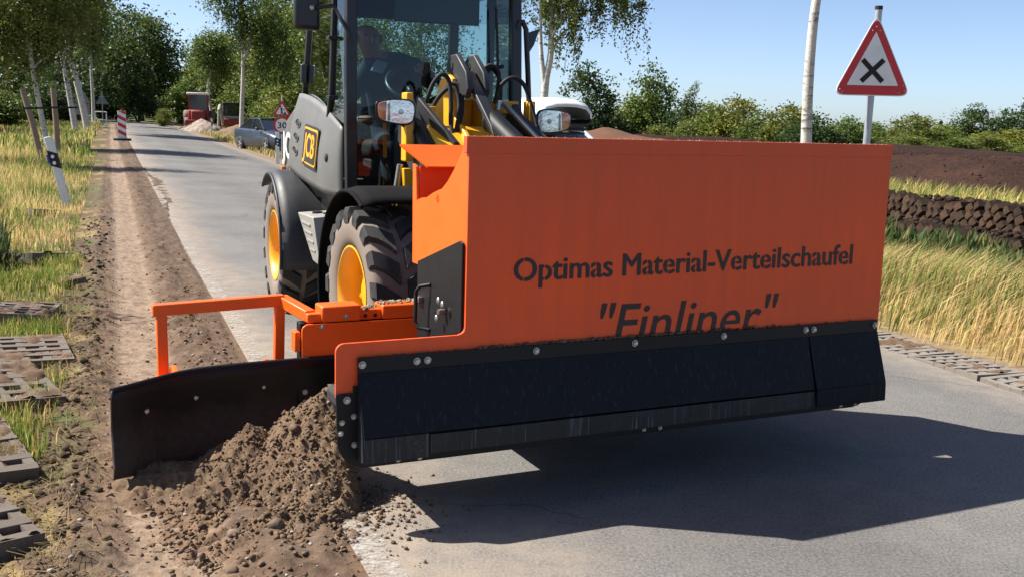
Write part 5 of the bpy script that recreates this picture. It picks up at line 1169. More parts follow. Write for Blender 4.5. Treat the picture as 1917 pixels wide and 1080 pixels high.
# ================================================================== GRASS PAVERS
def paver_mesh(nx=5, ny=3, L=0.60, W=0.40, H=0.10, bar=0.042, mat=None, skew=0.0):
    b = MB()
    for i in range(nx + 1):
        x = -L / 2 + bar / 2 + (L - bar) * i / nx; b.box((x, 0, 0), (bar, W, H))
    for j in range(ny + 1):
        y = -W / 2 + bar / 2 + (W - bar) * j / ny; b.box((0, y, -0.002), (L - 0.004, bar, H - 0.004))
    return b
pv0 = None
def paver(x, y, z, rot, label, group, mat=m_concrete, nx=5, ny=3):
    o = paver_mesh(nx, ny).build('grass_paver', mat); o.location = (x, y, z); o.rotation_euler = rot
    for v in o.data.vertices: v.co += Vector([random.uniform(-0.004, 0.004) for _ in range(3)])
    fx = np.linspace(-0.29, 0.29, 34); fy = np.linspace(-0.19, 0.19, 24); FX, FY = np.meshgrid(fx, fy, indexing='ij'); k_ = random.uniform(0, 90)
    fz = 0.040 + 0.10 * (fbm(FX * 6 + k_, FY * 6, 61) - 0.52) + 0.03 * (fbm(FX * 30 + k_, FY * 30, 62, 2) - 0.5)
    fi = np.arange(FX.size).reshape(FX.shape); ff = np.stack([fi[:-1, :-1], fi[1:, :-1], fi[1:, 1:], fi[:-1, 1:]], -1).reshape(-1, 4)
    sf = np_mesh('soil_fill', np.stack([FX, FY, fz], -1).reshape(-1, 3), ff, m_soil, o, (soil * (0.45 + 0.9 * fbm(FX * 9 + k_, FY * 9, 63)[..., None])).reshape(-1, 3), smooth=True)
    return tag(o, label, 'paver', group)
LP = 'loose grass pavers on the left verge'; yw = math.atan2(RD[1], RD[0])
for (s, t, dz, rx, ry, rz_, lb) in [
    (-0.92, -1.28, 0.075, 0.06, -0.12, 0.35, 'concrete grid paver lying tilted in the verge, largest of the near ones'),
    (0.10, -1.22, 0.03, 0.03, -0.06, 0.15, 'half-buried concrete grid paver full of soil behind the tilted one'),
    (1.45, -1.35, 0.05, 0.08, 0.03, -0.1, 'dark shaded concrete grid paver farther up the verge'),
    (3.15, -1.22, 0.0, -0.15, 0.05, 0.2, 'small-looking concrete grid paver half hidden by green grass'),
    (-2.02, -1.33, 0.06, 0.03, -0.10, 0.3, 'concrete grid paver at the left picture edge beside the blade'),
    (-2.80, -1.30, 0.06, 0.04, -0.12, 0.45, 'nearest concrete grid paver in the lower left corner'),
    (9.8, -1.75, 0.03, 0.1, 0.05, 0.5, 'concrete grid paver lying below the leaning marker post'),
    (4.6, -1.55, 0.06, 0.1, 0.1, 0.8, 'concrete grid paver among dark tall plants at the left edge')]:
    x, y = st2xy(s, t); paver(x, y, zg_at(x, y) + dz, (rx, ry, yw + rz_), lb, LP, m_pconc)
ORD = ['first', 'second', 'third', 'fourth', 'fifth', 'sixth', 'seventh', 'eighth']
for k in range(8):
    s = -2.85 + k * 0.615; x, y = st2xy(s, 4.40)
    paver(x, y, zr(x, y) - 0.050 + random.uniform(-0.008, 0.006), (random.uniform(-0.03, 0.03), random.uniform(-0.03, 0.03), yw + random.uniform(-0.05, 0.05)), f'{ORD[k]} concrete grid paver in the right road edge row, counted from the picture edge', 'grid pavers along the right road edge', m_concrete, 6, 4)
# ================================================================== TREES
def leaf_mat(name, transl=0.35, var=0.25):
    g = N(name); inf = g.n('ShaderNodeObjectInfo')
    c = g.mix(1.0, g.attr(), g.ramp(inf.outputs['Random'], [(0.0, (1 - var, 1 - var * 0.8, 1 - var)), (0.5, (1.0, 1.0, 1.0)), (1.0, (1 + var * 1.2, 1 + var * 0.6, 1.0))]), 'MULTIPLY')
    g.set(Base_Color=c, Roughness=0.5); g.b.inputs['Specular IOR Level'].default_value = 0.35
    t = g.n('ShaderNodeBsdfTranslucent'); g.l(c, t.inputs['Color'])
    x = g.n('ShaderNodeMixShader', i_0=transl); g.l(g.b.outputs[0], x.inputs[1]); g.l(t.outputs[0], x.inputs[2]); g.l(x.outputs[0], g.out.inputs['Surface'])
    return g.m
m_leaf = leaf_mat('leaves', 0.42)
g = N('birch_bark'); a = g.noise(1.0, 5, 0.75, vec=g.scalev((5, 5, 22))); b_ = g.noise(1.6, 4, 0.6)
c = g.mix(g.ramp(a, [(0.54, 0.0), (0.66, 1.0)]), (0.56, 0.52, 0.46), (0.10, 0.085, 0.07))
c = g.mix(g.ramp(b_, [(0.55, 0.0), (0.75, 0.6)]), c, (0.30, 0.25, 0.19)); g.set(Base_Color=c, Roughness=0.8); g.bump(a, 0.5, 0.02); m_birch = g.m
m_bark = paint('brown_bark', (0.10, 0.075, 0.055), 0.9, 0.4, (0.05, 0.04, 0.03), 6, 0.8)

def leaves_np(P, size, rg, cols, droop=0.3, asp=0.6):
    """one folded quad (diamond) per leaf"""
    n = len(P); d = rg.normal(size=(n, 3)); d[:, 2] = d[:, 2] * 0.7 - droop; d /= np.linalg.norm(d, axis=1)[:, None]
    r = rg.normal(size=(n, 3)); sd = np.cross(d, r); sd /= np.linalg.norm(sd, axis=1)[:, None]
    L = size * rg.uniform(0.7, 1.3, (n, 1)); nn = np.cross(d, sd)
    V = np.stack([P, P + d * L * 0.5 + sd * L * asp * 0.5 + nn * L * 0.06, P + d * L, P + d * L * 0.5 - sd * L * asp * 0.5 + nn * L * 0.06], 1)
    F = np.arange(n * 4).reshape(n, 4); C = np.repeat(cols[:, None], 4, 1)
    return V.reshape(-1, 3), F, C.reshape(-1, 3)
def leaf_cols(rg, n, base, vary=0.35, yel=0.15):
    c = np.array(base) * rg.uniform(1 - vary, 1 + vary, (n, 1)); m = rg.random((n, 1)) < yel
    return np.where(m, c * np.array([1.5, 1.2, 0.9]), c)
def clump_crown(rg, ells, nclump, per, cr, size, base, shell=0.55, droop=0.3, vary=0.4):
    """leaf clumps scattered through ellipsoids; ells: (cx,cy,cz,rx,ry,rz)"""
    ells = np.array(ells); vol = ells[:, 3] * ells[:, 4] * ells[:, 5]; pick = rg.choice(len(ells), nclump, p=vol / vol.sum())
    d = rg.normal(size=(nclump, 3)); d /= np.linalg.norm(d, axis=1)[:, None]; rr = (shell + (1 - shell) * rg.random((nclump, 1))) * np.where(rg.random((nclump, 1)) < 0.75, 1, rg.random((nclump, 1)))
    cc = ells[pick, :3] + d * rr * ells[pick, 3:]
    tone = rg.uniform(0.65, 1.35, nclump); crr = cr * rg.uniform(0.6, 1.4, nclump)
    P = (cc[:, None] + rg.normal(size=(nclump, per, 3)) * crr[:, None, None] * np.array([0.6, 0.6, 0.42])).reshape(-1, 3)
    cols = leaf_cols(rg, nclump * per, base, vary * 0.5) * np.repeat(tone, per)[:, None]
    return leaves_np(P, size, rg, cols, droop)
def limb(p0, p1, rg, n=6, wob=0.06, sag=0.0):
    p0, p1 = np.array(p0, float), np.array(p1, float); L = np.linalg.norm(p1 - p0); out = []
    for i in range(n + 1):
        f = i / n; q = p0 + (p1 - p0) * f; 
        if 0 < i: q = q + rg.normal(size=3) * wob * L * 0.25 * (0.5 + f)
        q[2] += sag * L * 4 * f * (1 - f); out.append(tuple(q))
    return out
def make_tree(name, label, base, trunk, r0, r1, mat, ells, nclump, per, cr, size, col, seed, cat='tree', group=None, twigs=None, nlimb=7, shell=0.5, droop=0.3, limb_z=0.35):
    """trunk: list of points relative to the base"""
    rg = np.random.default_rng(seed); e = empty(name, base, 0, label, cat, group)
    k = len(trunk); b = MB(); b.tube(smooth_path(trunk, 5), [r0 * 1.25] + [r0 + (r1 - r0) * i / (5 * (k - 1)) for i in range(1, 5 * (k - 1) + 1)], 12)
    tops = []
    for i in range(nlimb):
        f = limb_z + (0.98 - limb_z) * (i + 0.5) / nlimb; q = f * (k - 1); j = min(int(q), k - 2); p = np.array(trunk[j]) + (np.array(trunk[j + 1]) - np.array(trunk[j])) * (q - j)
        el = ells[rg.integers(len(ells))]; d = rg.normal(size=3); d /= np.linalg.norm(d)
        tgt = np.array(el[:3]) + d * np.array(el[3:]) * 0.75; tgt[2] = max(tgt[2], p[2] + 0.2)
        pts = limb(p, tgt, rg, 6, 0.10, 0.04); rb = (r0 + (r1 - r0) * f) * 0.5
        b.tube(pts, [rb * (1 - 0.85 * m / 6) for m in range(7)], 7); tops.append(pts)
        for m in range(2):
            a = np.array(pts[3 + m]); d2 = rg.normal(size=3); d2[2] = abs(d2[2]) * 0.5; t2 = a + d2 / np.linalg.norm(d2) * np.mean(el[3:]) * 0.5
            b.tube(limb(a, t2, rg, 4, 0.1), [rb * 0.4 * (1 - 0.8 * q_ / 4) for q_ in range(5)], 5); tops.append(limb(a, t2, rg, 4))
    b.build('trunk', mat, e, smooth=60)
    V, F, C_ = clump_crown(rg, ells, nclump, per, cr, size, col, shell, droop)
    if twigs:                                     # hanging birch strands
        nt_, ln, per_t = twigs; Vs, Fs, Cs = [V], [F], [C_]; off = len(V); tb = MB()
        for i in range(nt_):
            pts = tops[rg.integers(len(tops))]; a = np.array(pts[rg.integers(2, len(pts))]) + rg.normal(size=3) * 0.12
            if rg.random() < 0.4:
                el = ells[rg.integers(len(ells))]; d = rg.normal(size=3); d /= np.linalg.norm(d); a = np.array(el[:3]) + d * np.array(el[3:]) * 0.8
            L = ln * rg.uniform(0.4, 1.2); dr = rg.normal(size=2) * 0.35
            sp = [a + np.array([dr[0] * f * L * (1 - 0.4 * f), dr[1] * f * L * (1 - 0.4 * f), 0.15 * math.sin(f * 3) * L * 0.3 - f * f * L]) for f in np.linspace(0, 1, 7)]
            tb.tube(sp, [0.008 - 0.001 * q_ for q_ in range(7)], 4, False)
            sp = np.array(sp); f = rg.random(per_t) * 5.999; ii = f.astype(int); ff = (f - ii)[:, None]
            P = sp[ii] * (1 - ff) + sp[ii + 1] * ff + rg.normal(size=(per_t, 3)) * 0.045
            v_, f_, c_ = leaves_np(P, size, rg, leaf_cols(rg, per_t, col, 0.35) * rg.uniform(0.75, 1.3), 0.7)
            Vs.append(v_); Fs.append(f_ + off); Cs.append(c_); off += len(v_)
        V, F, C_ = np.concatenate(Vs), np.concatenate(Fs), np.concatenate(Cs); tb.build('twigs', m_bark, e)
    np_mesh('crown', V, F, m_leaf, e, C_)
    return e
GB = (0.130, 0.175, 0.036); GD = (0.052, 0.088, 0.023); GM = (0.100, 0.150, 0.030); GY = (0.150, 0.180, 0.038)
BG = 'birches along the road'
def bz(x, y): return (x, y, zg_at(x, y) - 0.03)
# right row
make_tree('birch_tree', 'slim white birch trunk rising behind the right end of the bucket', bz(3.66, 13.0), [(0, 0, 0), (-0.05, 0, 0.8), (-0.075, 0, 1.45), (-0.10, 0, 2.2), (-0.08, 0, 3.1), (0.05, 0.05, 4.2), (0.0, 0.1, 5.6), (0.1, 0, 7.2)], 0.085, 0.035, m_birch,
          [(0.3, 0.3, 6.6, 1.6, 1.6, 1.3), (-0.3, 0, 7.8, 1.2, 1.2, 1.2)], 110, 40, 0.35, 0.06, GB, 101, group=BG, twigs=(60, 0.9, 40), limb_z=0.75)
make_tree('birch_tree', 'forked birch with hanging leaves right of the loader cab', bz(0.57, 22.0), [(0, 0, 0), (-0.02, 0, 1.2), (-0.01, 0, 1.95), (0.02, 0, 2.55), (0.10, 0, 3.1), (0.10, 0.05, 4.2), (0.2, 0.1, 5.6), (0.1, 0, 7.4)], 0.098, 0.04, m_birch,
          [(0.75, 0, 4.35, 1.15, 1.0, 0.55), (-0.35, 0.3, 4.6, 0.8, 0.9, 0.8), (0.2, 0.3, 5.8, 1.3, 1.2, 1.0), (1.5, 0, 4.1, 0.6, 0.6, 0.4)], 240, 46, 0.24, 0.066, (0.150, 0.195, 0.040), 102, group=BG, twigs=(190, 0.85, 70), limb_z=0.48, nlimb=10)
_t = bpy.data.objects['birch_tree.001']
b = MB(); b.tube(smooth_path([(0.02, 0, 2.35), (-0.06, 0, 2.8), (-0.12, 0.02, 3.4), (-0.16, 0.05, 4.4), (-0.35, 0.1, 5.6)], 5), [0.065 - 0.0025 * i for i in range(21)], 10); b.build('second_stem', m_birch, _t, smooth=60)
make_tree('birch_tree', 'birch seen through the cab windows behind the loader', bz(-3.4, 36.0), [(0, 0, 0), (0.1, 0, 1.5), (0.0, 0, 3.0), (0.1, 0, 4.6), (0.0, 0, 7.0)], 0.11, 0.04, m_birch,
          [(0, 0, 4.9, 2.0, 1.8, 2.0), (-1.4, 0, 4.0, 1.3, 1.3, 1.4), (0.9, 0, 3.0, 1.0, 1.0, 1.0)], 220, 40, 0.42, 0.10, GB, 103, group=BG, twigs=(90, 1.3, 40))
make_tree('birch_tree', 'birch with crooked pale trunk behind the parked blue car', bz(-16.2, 62.0), [(0, 0, 0), (0.05, 0, 1.6), (0.15, 0, 3.6), (0.2, 0, 4.7), (0.55, 0, 5.4), (0.7, 0, 7.0), (0.9, 0, 9.0)], 0.15, 0.05, m_birch,
          [(1.2, 0, 6.8, 1.8, 1.6, 1.8), (2.0, 0, 4.6, 1.3, 1.3, 1.5), (-0.6, 0, 8.2, 1.5, 1.4, 1.4)], 240, 40, 0.5, 0.14, GM, 104, group=BG, twigs=(120, 1.8, 40))
make_tree('birch_tree', 'thin birch standing behind the small digger', bz(-24.2, 84.0), [(0, 0, 0), (-0.1, 0, 1.5), (-0.35, 0, 3.3), (-0.1, 0, 4.8), (-0.2, 0, 6.2), (0, 0, 7.6)], 0.14, 0.05, m_birch,
          [(0, 0, 6.4, 1.7, 1.6, 1.5), (0.4, 0, 5.0, 1.4, 1.4, 1.1)], 200, 40, 0.5, 0.17, GM, 105, group=BG, twigs=(60, 1.8, 30))
# left row
make_tree('birch_tree', 'young leaning birch tied between two wooden stakes', bz(-16.04, 36.0), [(0, 0, 0), (-0.22, 0, 1.4), (-0.42, 0, 2.8), (-0.5, 0, 4.0), (-0.6, 0, 5.2), (-0.7, 0, 7.5)], 0.10, 0.035, m_birch,
          [(-0.6, 0, 5.6, 2.2, 2.0, 1.7), (0.6, 0, 4.4, 1.3, 1.3, 1.0), (-1.6, 0, 4.0, 1.2, 1.2, 1.2)], 420, 40, 0.42, 0.11, GY, 106, group=BG, twigs=(260, 1.7, 45))
make_tree('birch_tree', 'slender white birch leaning left on the verge past the stakes', bz(-23.0, 55.0), [(0, 0, 0), (-0.2, 0, 1.4), (-0.42, 0, 2.9), (-0.62, 0, 4.2), (-0.82, 0, 5.8), (-0.9, 0, 8.5)], 0.17, 0.05, m_birch,
          [(-0.8, 0, 8.0, 2.2, 2.0, 1.6), (0.6, 0, 7.0, 1.3, 1.3, 1.0)], 320, 40, 0.5, 0.14, GY, 107, group=BG, twigs=(180, 1.8, 40), limb_z=0.65)
make_tree('birch_tree', 'thick crooked white birch trunk just right of the slender one', bz(-23.6, 58.0), [(0, 0, 0), (-0.2, 0, 1.2), (-0.5, 0, 2.6), (-0.75, 0, 3.6), (-1.05, 0, 4.3), (-0.95, 0, 4.9), (-1.25, 0, 6.0), (-1.4, 0, 8.5)], 0.20, 0.08, m_birch,
          [(-1.2, 0, 8.4, 2.2, 2.0, 1.5)], 160, 40, 0.5, 0.13, GM, 108, group=BG, twigs=(60, 1.4, 40), limb_z=0.7)
make_tree('birch_tree', 'thin straight birch in front of the dark trees', bz(-30.1, 75.0), [(0, 0, 0), (0.0, 0, 2.0), (-0.05, 0, 4.0), (0.0, 0, 6.2), (0, 0, 9)], 0.14, 0.05, m_birch,
          [(-0.2, 0, 7.6, 1.7, 1.6, 1.6), (-0.4, 0, 5.8, 1.2, 1.2, 1.0)], 160, 40, 0.5, 0.16, GM, 109, group=BG, twigs=(50, 1.6, 30), limb_z=0.6)
# trees just outside the left edge: their shadows cross the road
make_tree('birch_tree', 'birch outside the left edge that shades the middle road', bz(-16.6, 26.5), [(0, 0, 0), (0.05, 0, 2.0), (0.0, 0, 4.0), (0.1, 0, 6.5), (0.1, 0, 8.5)], 0.13, 0.04, m_birch,
          [(0.2, 0, 7.6, 1.7, 0.9, 1.3), (-0.5, 0, 6.2, 1.4, 0.8, 1.2)], 200, 40, 0.45, 0.10, GB, 110, group=BG, twigs=(80, 1.4, 40))
make_tree('dead_sapling', 'bare sapling outside the left edge that shades the verge', bz(-6.3, 7.75), [(0, 0, 0), (0.04, 0.02, 0.9), (-0.03, 0, 1.9), (0.05, 0.04, 3.0), (0.0, 0, 4.0)], 0.035, 0.012, m_birch,
          [(0.1, 0, 3.3, 0.7, 0.5, 0.6)], 10, 14, 0.25, 0.07, GB, 111, nlimb=8, limb_z=0.5)
# broadleaf trees behind
def broad(name, label, x, y, h, w_, col, seed, size=0.22, n=170, group='broadleaf trees behind the road', z_low=0.15, depth=None):
    d = depth or w_; rg_ = random.Random(seed)
    ells = [(0, 0, h * 0.62, w_ * 0.42, d * 0.42, h * 0.34), (rg_.uniform(-0.3, 0.3) * w_, -0.1 * d, h * 0.38, w_ * 0.40, d * 0.40, h * 0.26), (-0.26 * w_, 0, h * 0.5, w_ * 0.28, d * 0.3, h * 0.25), (0.28 * w_, 0, h * 0.52, w_ * 0.27, d * 0.3, h * 0.24), (rg_.uniform(-0.1, 0.1) * w_, 0, h * 0.84, w_ * 0.24, d * 0.24, h * 0.16), (0.1 * w_, -0.2 * d, h * z_low + 0.5, w_ * 0.4, d * 0.3, h * 0.14 + 0.3)]
    return make_tree(name, label, bz(x, y), [(0, 0, 0), (0.1, 0, h * 0.2), (0, 0, h * 0.45), (0.1, 0, h * 0.85)], 0.02 * h + 0.03, 0.05, m_bark, ells, n, 42, 0.10 * w_ + 0.18, size, col, seed, group=group, nlimb=6)
bd = [('big dark tree filling the left edge behind the staked birch', -40.0, 68.0, 15.0, 13.0, GD, 0.30, 330), ('huge dark shaded tree behind the left birches', -41.5, 93.0, 15.5, 14.0, GD, 0.34, 380), ('dark tree whose crown meets the sky left of the gap', -37.0, 104.0, 11.5, 8.0, GD, 0.32, 260),
      ('dark leafy tree at the far left behind the verge', -33.0, 52.0, 12.0, 9.0, GM, 0.26, 300), ('dark tree standing behind the beacon board where the road bends', -46.0, 122.0, 12.5, 13.0, GD, 0.36, 300),
      ('mid green tree at the end of the road', -36.8, 125.0, 9.6, 7.5, GB, 0.34, 230), ('rounded light green tree right of the road end', -34.0, 118.0, 8.8, 6.5, GB, 0.34, 220), ('tall mid green tree with feathery top behind the red tractor', -30.6, 112.0, 10.2, 6.0, GB, 0.34, 240),
      ('broad green tree behind the gravel pile', -26.5, 108.0, 10.0, 6.5, GB, 0.32, 240), ('tall dark green tree rising above the small digger', -22.6, 98.0, 12.8, 6.5, GM, 0.30, 260), ('leafy tree behind the parked blue car', -18.6, 86.0, 12.0, 7.0, GB, 0.27, 280),
      ('light green tree left of the loader cab', -14.2, 76.0, 11.5, 6.5, GM, 0.25, 280), ('dense tree seen through the side window of the cab', -11.0, 70.0, 11.0, 6.5, GM, 0.25, 260)]
for i, (lb, x, y, h, w_, c, sz, n) in enumerate(bd): broad('broadleaf_tree', lb, x, y, h, w_, c, 200 + i, sz, n)
# bushes: six crown meshes shared, each bush its own thing
def bush_proto(seed, col, tall=1.0):
    rg = np.random.default_rng(seed)
    ells = [(0, 0, 0.55 * tall, 0.42, 0.42, 0.42 * tall), (-0.25, 0, 0.36, 0.3, 0.3, 0.32), (0.27, 0.05, 0.38, 0.28, 0.3, 0.34), (0.05, -0.15, 0.25, 0.4, 0.3, 0.24), (rg.uniform(-.1, .1), 0, 0.82 * tall, 0.2, 0.2, 0.18 * tall)]
    V, F, C_ = clump_crown(rg, ells, 110, 62, 0.12, 0.050, col, 0.55, 0.1)
    me = np_mesh('crown', V, F, m_leaf, None, C_); st = MB()
    for k in range(5): st.tube(limb((random.uniform(-.05, .05), random.uniform(-.05, .05), 0), (random.uniform(-.35, .35), random.uniform(-.3, .3), random.uniform(0.5, 0.8)), rg, 4, 0.1), [0.02, 0.016, 0.012, 0.008, 0.005], 5)
    s_ = st.build('stems', m_bark, None); d1, d2 = me.data, s_.data; bpy.data.objects.remove(me); bpy.data.objects.remove(s_); return d1, d2
BP = [bush_proto(300, GM), bush_proto(301, GD), bush_proto(302, GB), bush_proto(303, GM, 1.25), bush_proto(304, GY, 1.1), bush_proto(305, GD, 1.3)]
def bush(x, y, w_, h, k, label, group='bushes along the peat field', rz=None):
    e = empty('bush', bz(x, y), rz if rz is not None else random.uniform(0, 6.28), label, 'bush', group)
    for nm, d in zip(('crown', 'stems'), BP[k]):
        o = bpy.data.objects.new(nm, d); COL.objects.link(o); o.parent = e; o.scale = (w_, w_, h)
hedge = [(1.6, 58, 4.0, 3.0, 0, 'dark bush right beside the cab rail behind the forked birch'), (3.9, 58, 3.6, 3.9, 5, 'rounded tall bush right of the white roof box'), (5.4, 60, 3.4, 2.6, 1, 'low dark bush between the rounded bush and the willow clump'),
         (6.6, 61, 3.6, 3.5, 0, 'leafy bush left of the taller willow'), (7.9, 62, 3.4, 4.4, 3, 'tallest bush of the hedge with drooping top'), (9.6, 60, 3.8, 3.3, 1, 'dark bush under the wispy shoot'), (10.6, 57, 3.4, 3.0, 0, 'green bush in the middle of the hedge above the bucket'),
         (11.6, 56, 3.2, 3.1, 4, 'yellowish green bush in the hedge above the bucket'), (12.1, 52, 3.0, 2.5, 2, 'light green bush left of the slim birch trunk'), (13.1, 51, 3.0, 2.7, 4, 'feathery pale bush just left of the slim birch trunk'), (13.2, 47, 3.2, 2.5, 1, 'dark bush behind the slim birch trunk'),
         (14.9, 48, 3.0, 2.35, 0, 'round dark bush between the birch trunk and the sign post'), (7.4, 55, 1.9, 1.7, 4, 'small yellow-green shrub before the hedge'), (8.6, 54, 1.6, 1.9, 2, 'small bright shrub before the dark bush')]
for x, y, w_, h, k, lb in hedge: bush(x, y, w_, h, k, lb)
# wispy willow shoot
rgw = np.random.default_rng(77); P = []
for k in range(16):
    f = np.linspace(0, 1, 60)[:, None]; P.append(np.array([0, 0, 1.6 + 0.12 * k]) + f * np.array([0.5 + rgw.uniform(0, 0.4), rgw.uniform(-0.3, 0.3), 0.9]) + rgw.normal(size=(60, 3)) * 0.05)
wsh = empty('willow_shoot', bz(9.3, 59.0), 0, 'wispy willow shoot blown to the right above the hedge', 'shrub'); V, F, C_ = leaves_np(np.concatenate(P), 0.16, rgw, leaf_cols(rgw, 960, GB), -0.2, 0.3)
np_mesh('crown', V, F, m_leaf, wsh, C_); MB().tube([(0, 0, 0), (0.05, 0, 1.6), (0.5, 0, 3.0), (0.75, 0, 4.0)], [0.05, 0.04, 0.025, 0.01], 6).build('trunk', m_bark, wsh)
farh = [(26.5, 80, 5.5, 2.3, 2), (29.5, 88, 5.0, 2.6, 0), (31.5, 84, 4.6, 3.0, 4), (34.5, 88, 5.0, 2.5, 2), (36.5, 90, 4.5, 2.6, 0), (38.0, 86, 4.6, 2.0, 2), (39.5, 92, 4.5, 3.4, 5), (41.0, 86, 4.4, 2.2, 4), (42.0, 90, 5.4, 4.1, 1), (44.5, 90, 5.0, 3.9, 5), (44.0, 84, 4.6, 2.3, 2), (47.5, 88, 5.0, 3.4, 0), (35.5, 80, 4.4, 1.7, 4), (32.5, 78, 4.2, 1.5, 2), (40.5, 80, 4.6, 1.7, 2), (28.0, 76, 4.5, 1.5, 4), (23.5, 78, 5.0, 2.2, 0), (20.5, 76, 4.8, 2.3, 2), (17.5, 70, 4.5, 2.0, 4)]
nm_ = ['pale', 'mid green', 'yellow-green', 'light', 'dark green', 'low light', 'tall dark', 'soft pale', 'largest dark', 'second large dark', 'low front', 'rightmost', 'short front', 'small front', 'low pale front', 'small leftish front', 'leftmost', 'birch-side', 'low distant']
for i, (x, y, w_, h, k) in enumerate(farh): bush(x, y, w_, h, k, f'{nm_[i]} bush of the far hedge beyond the peat mound at right', 'far hedge beyond the peat mound')
for x, y, h, lb in ((41.9, 108, 3.1, 'left of two small dark conifers on the skyline'), (44.2, 110, 2.9, 'right of two small dark conifers on the skyline')):
    e = empty('conifer', bz(x, y), 0, lb, 'conifer', 'two conifers on the skyline'); rg = np.random.default_rng(int(x)); z = h * rg.random(1500) ** 0.8; a = rg.uniform(0, 6.28, 1500); r = (1 - z / h) * 0.85 * np.sqrt(rg.random(1500))
    V, F, C_ = leaves_np(np.stack([r * np.cos(a), r * np.sin(a), z + 0.3], -1), 0.2, rg, leaf_cols(rg, 1500, (0.02, 0.04, 0.02)), 0.3, 0.35); np_mesh('crown', V, F, m_leaf, e, C_); MB().cyl((0, 0, 0), (0, 0, h * 0.9), 0.07, 8, 0.02).build('trunk', m_bark, e)
roadb = [(-34.5, 96, 4.2, 4.6, 5, 'large dark bush at the bend right of the beacon board'), (-31.6, 100, 4.4, 4.2, 0, 'round green bush left of the red tractor'), (-29.6, 103, 4.0, 3.6, 1, 'dark bush directly behind the red tractor'), (-26.6, 99, 4.0, 3.6, 0, 'bush between the tractor and the small digger'), (-23.6, 96, 4.4, 3.8, 2, 'bright bush behind the small digger'),
         (-20.4, 84, 4.0, 3.6, 0, 'bush behind the brown earth heap'), (-17.2, 74, 3.8, 3.6, 2, 'light bush behind the parked blue car, left'), (-14.8, 68, 3.8, 3.4, 4, 'bright bush behind the parked blue car, right'), (-12.6, 62, 4.0, 3.2, 2, 'bright green bush behind the roadworks sign'), (-10.4, 58, 3.8, 3.0, 0, 'bush next to the loader hood'), (-8.0, 60, 4.2, 3.4, 0, 'bush seen through the lower cab window'),
         (-33.2, 64, 4.5, 2.6, 1, 'shaded bush under the dark left trees'), (-29.2, 60, 3.8, 2.2, 0, 'shrub behind the leaning white birches'), (-34.5, 78, 4.5, 3.2, 1, 'dark undergrowth bush behind the white barrier'), (-36.5, 84, 4.5, 3.4, 5, 'dark bush left of the barrier'), (-27.5, 50, 3.4, 1.9, 1, 'low shrub at the far left field edge'), (-24.2, 44, 3.0, 1.6, 0, 'leafy shrub behind the staked birch'), (-5.0, 62, 4.5, 3.2, 1, 'dark bush behind the cab, right of the window bush'), (-2.2, 60, 4.0, 3.0, 0, 'bush behind the loader boom'), (-26.9, 80.5, 1.4, 1.3, 4, 'little yellowish shrub left of the red tractor'),
         (-44.0, 82, 7.0, 5.0, 1, 'wide dark undergrowth at the far left between the trunks'), (-39.5, 72, 6.0, 4.2, 5, 'dense dark bush left of the staked birch'), (-36.0, 62, 5.0, 3.4, 1, 'dark bush behind the left wooden stake'), (-46.0, 100, 8.0, 6.0, 5, 'large dark bush deep in the left wood'), (-41.0, 104, 7.0, 5.5, 1, 'dark bush filling the gap beside the thin birch'), (-50.0, 92, 8.0, 6.0, 1, 'outermost dark bush at the left wood edge'), (-36.6, 108, 5.5, 4.8, 5, 'dark bush closing the view where the road bends')]
for x, y, w_, h, k, lb in roadb: bush(x, y, w_, h, k, lb, 'bushes along the road')

# ================================================================== GRASS
m_grass = attr_mat('grass_blades', 0.6, 6, 0.15, 0.0, transl=0.45)
def grass(name, s, t, hgt, wid, lean, cols, label, seed, xy=None, zoff=0.0, cat='grass'):
    rg = np.random.default_rng(seed); n = len(s)
    x, y = st2xy(s, t); z = ground_z(s, t) + zoff - 0.01
    a = rg.uniform(0, 6.28, n); wv = np.stack([np.cos(a), np.sin(a), np.zeros(n)], -1) * (wid / 2)[:, None]
    dv = lean + rg.normal(size=(n, 3)) * np.array([0.22, 0.22, 0.0]); up = np.array([0, 0, 1.0])
    b = np.stack([x, y, z], -1); m = b + (up * 0.6 + dv * 0.22) * hgt[:, None]; tp = b + (up * (1.0 - 0.25 * np.linalg.norm(dv, axis=1)[:, None]) + dv * 0.8) * hgt[:, None]
    V = np.stack([b - wv, b + wv, m - wv * 0.8, m + wv * 0.8, tp], 1).reshape(-1, 3); o = (np.arange(n) * 5)[:, None]
    F = np.concatenate([o + np.array([[0, 1, 3]]), o + np.array([[0, 3, 2]]), o + np.array([[2, 3, 4]])]); C_ = np.repeat(cols[:, None], 5, 1).copy()
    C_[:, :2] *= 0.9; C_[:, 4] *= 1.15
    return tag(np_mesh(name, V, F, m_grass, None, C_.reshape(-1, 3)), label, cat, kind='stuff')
def gcol(rg, n, dryp):
    g_ = np.array([0.150, 0.195, 0.040]) * rg.uniform(0.6, 1.5, (n, 1)); d_ = np.array([0.64, 0.49, 0.205]) * rg.uniform(0.65, 1.2, (n, 1)); p_ = np.array([0.60, 0.38, 0.19]) * rg.uniform(0.7, 1.2, (n, 1))
    q = rg.random((n, 1)); return np.where(rg.random((n, 1)) < np.asarray(dryp).reshape(-1, 1), np.where(q < 0.75, d_, p_), g_)
rg = np.random.default_rng(900)
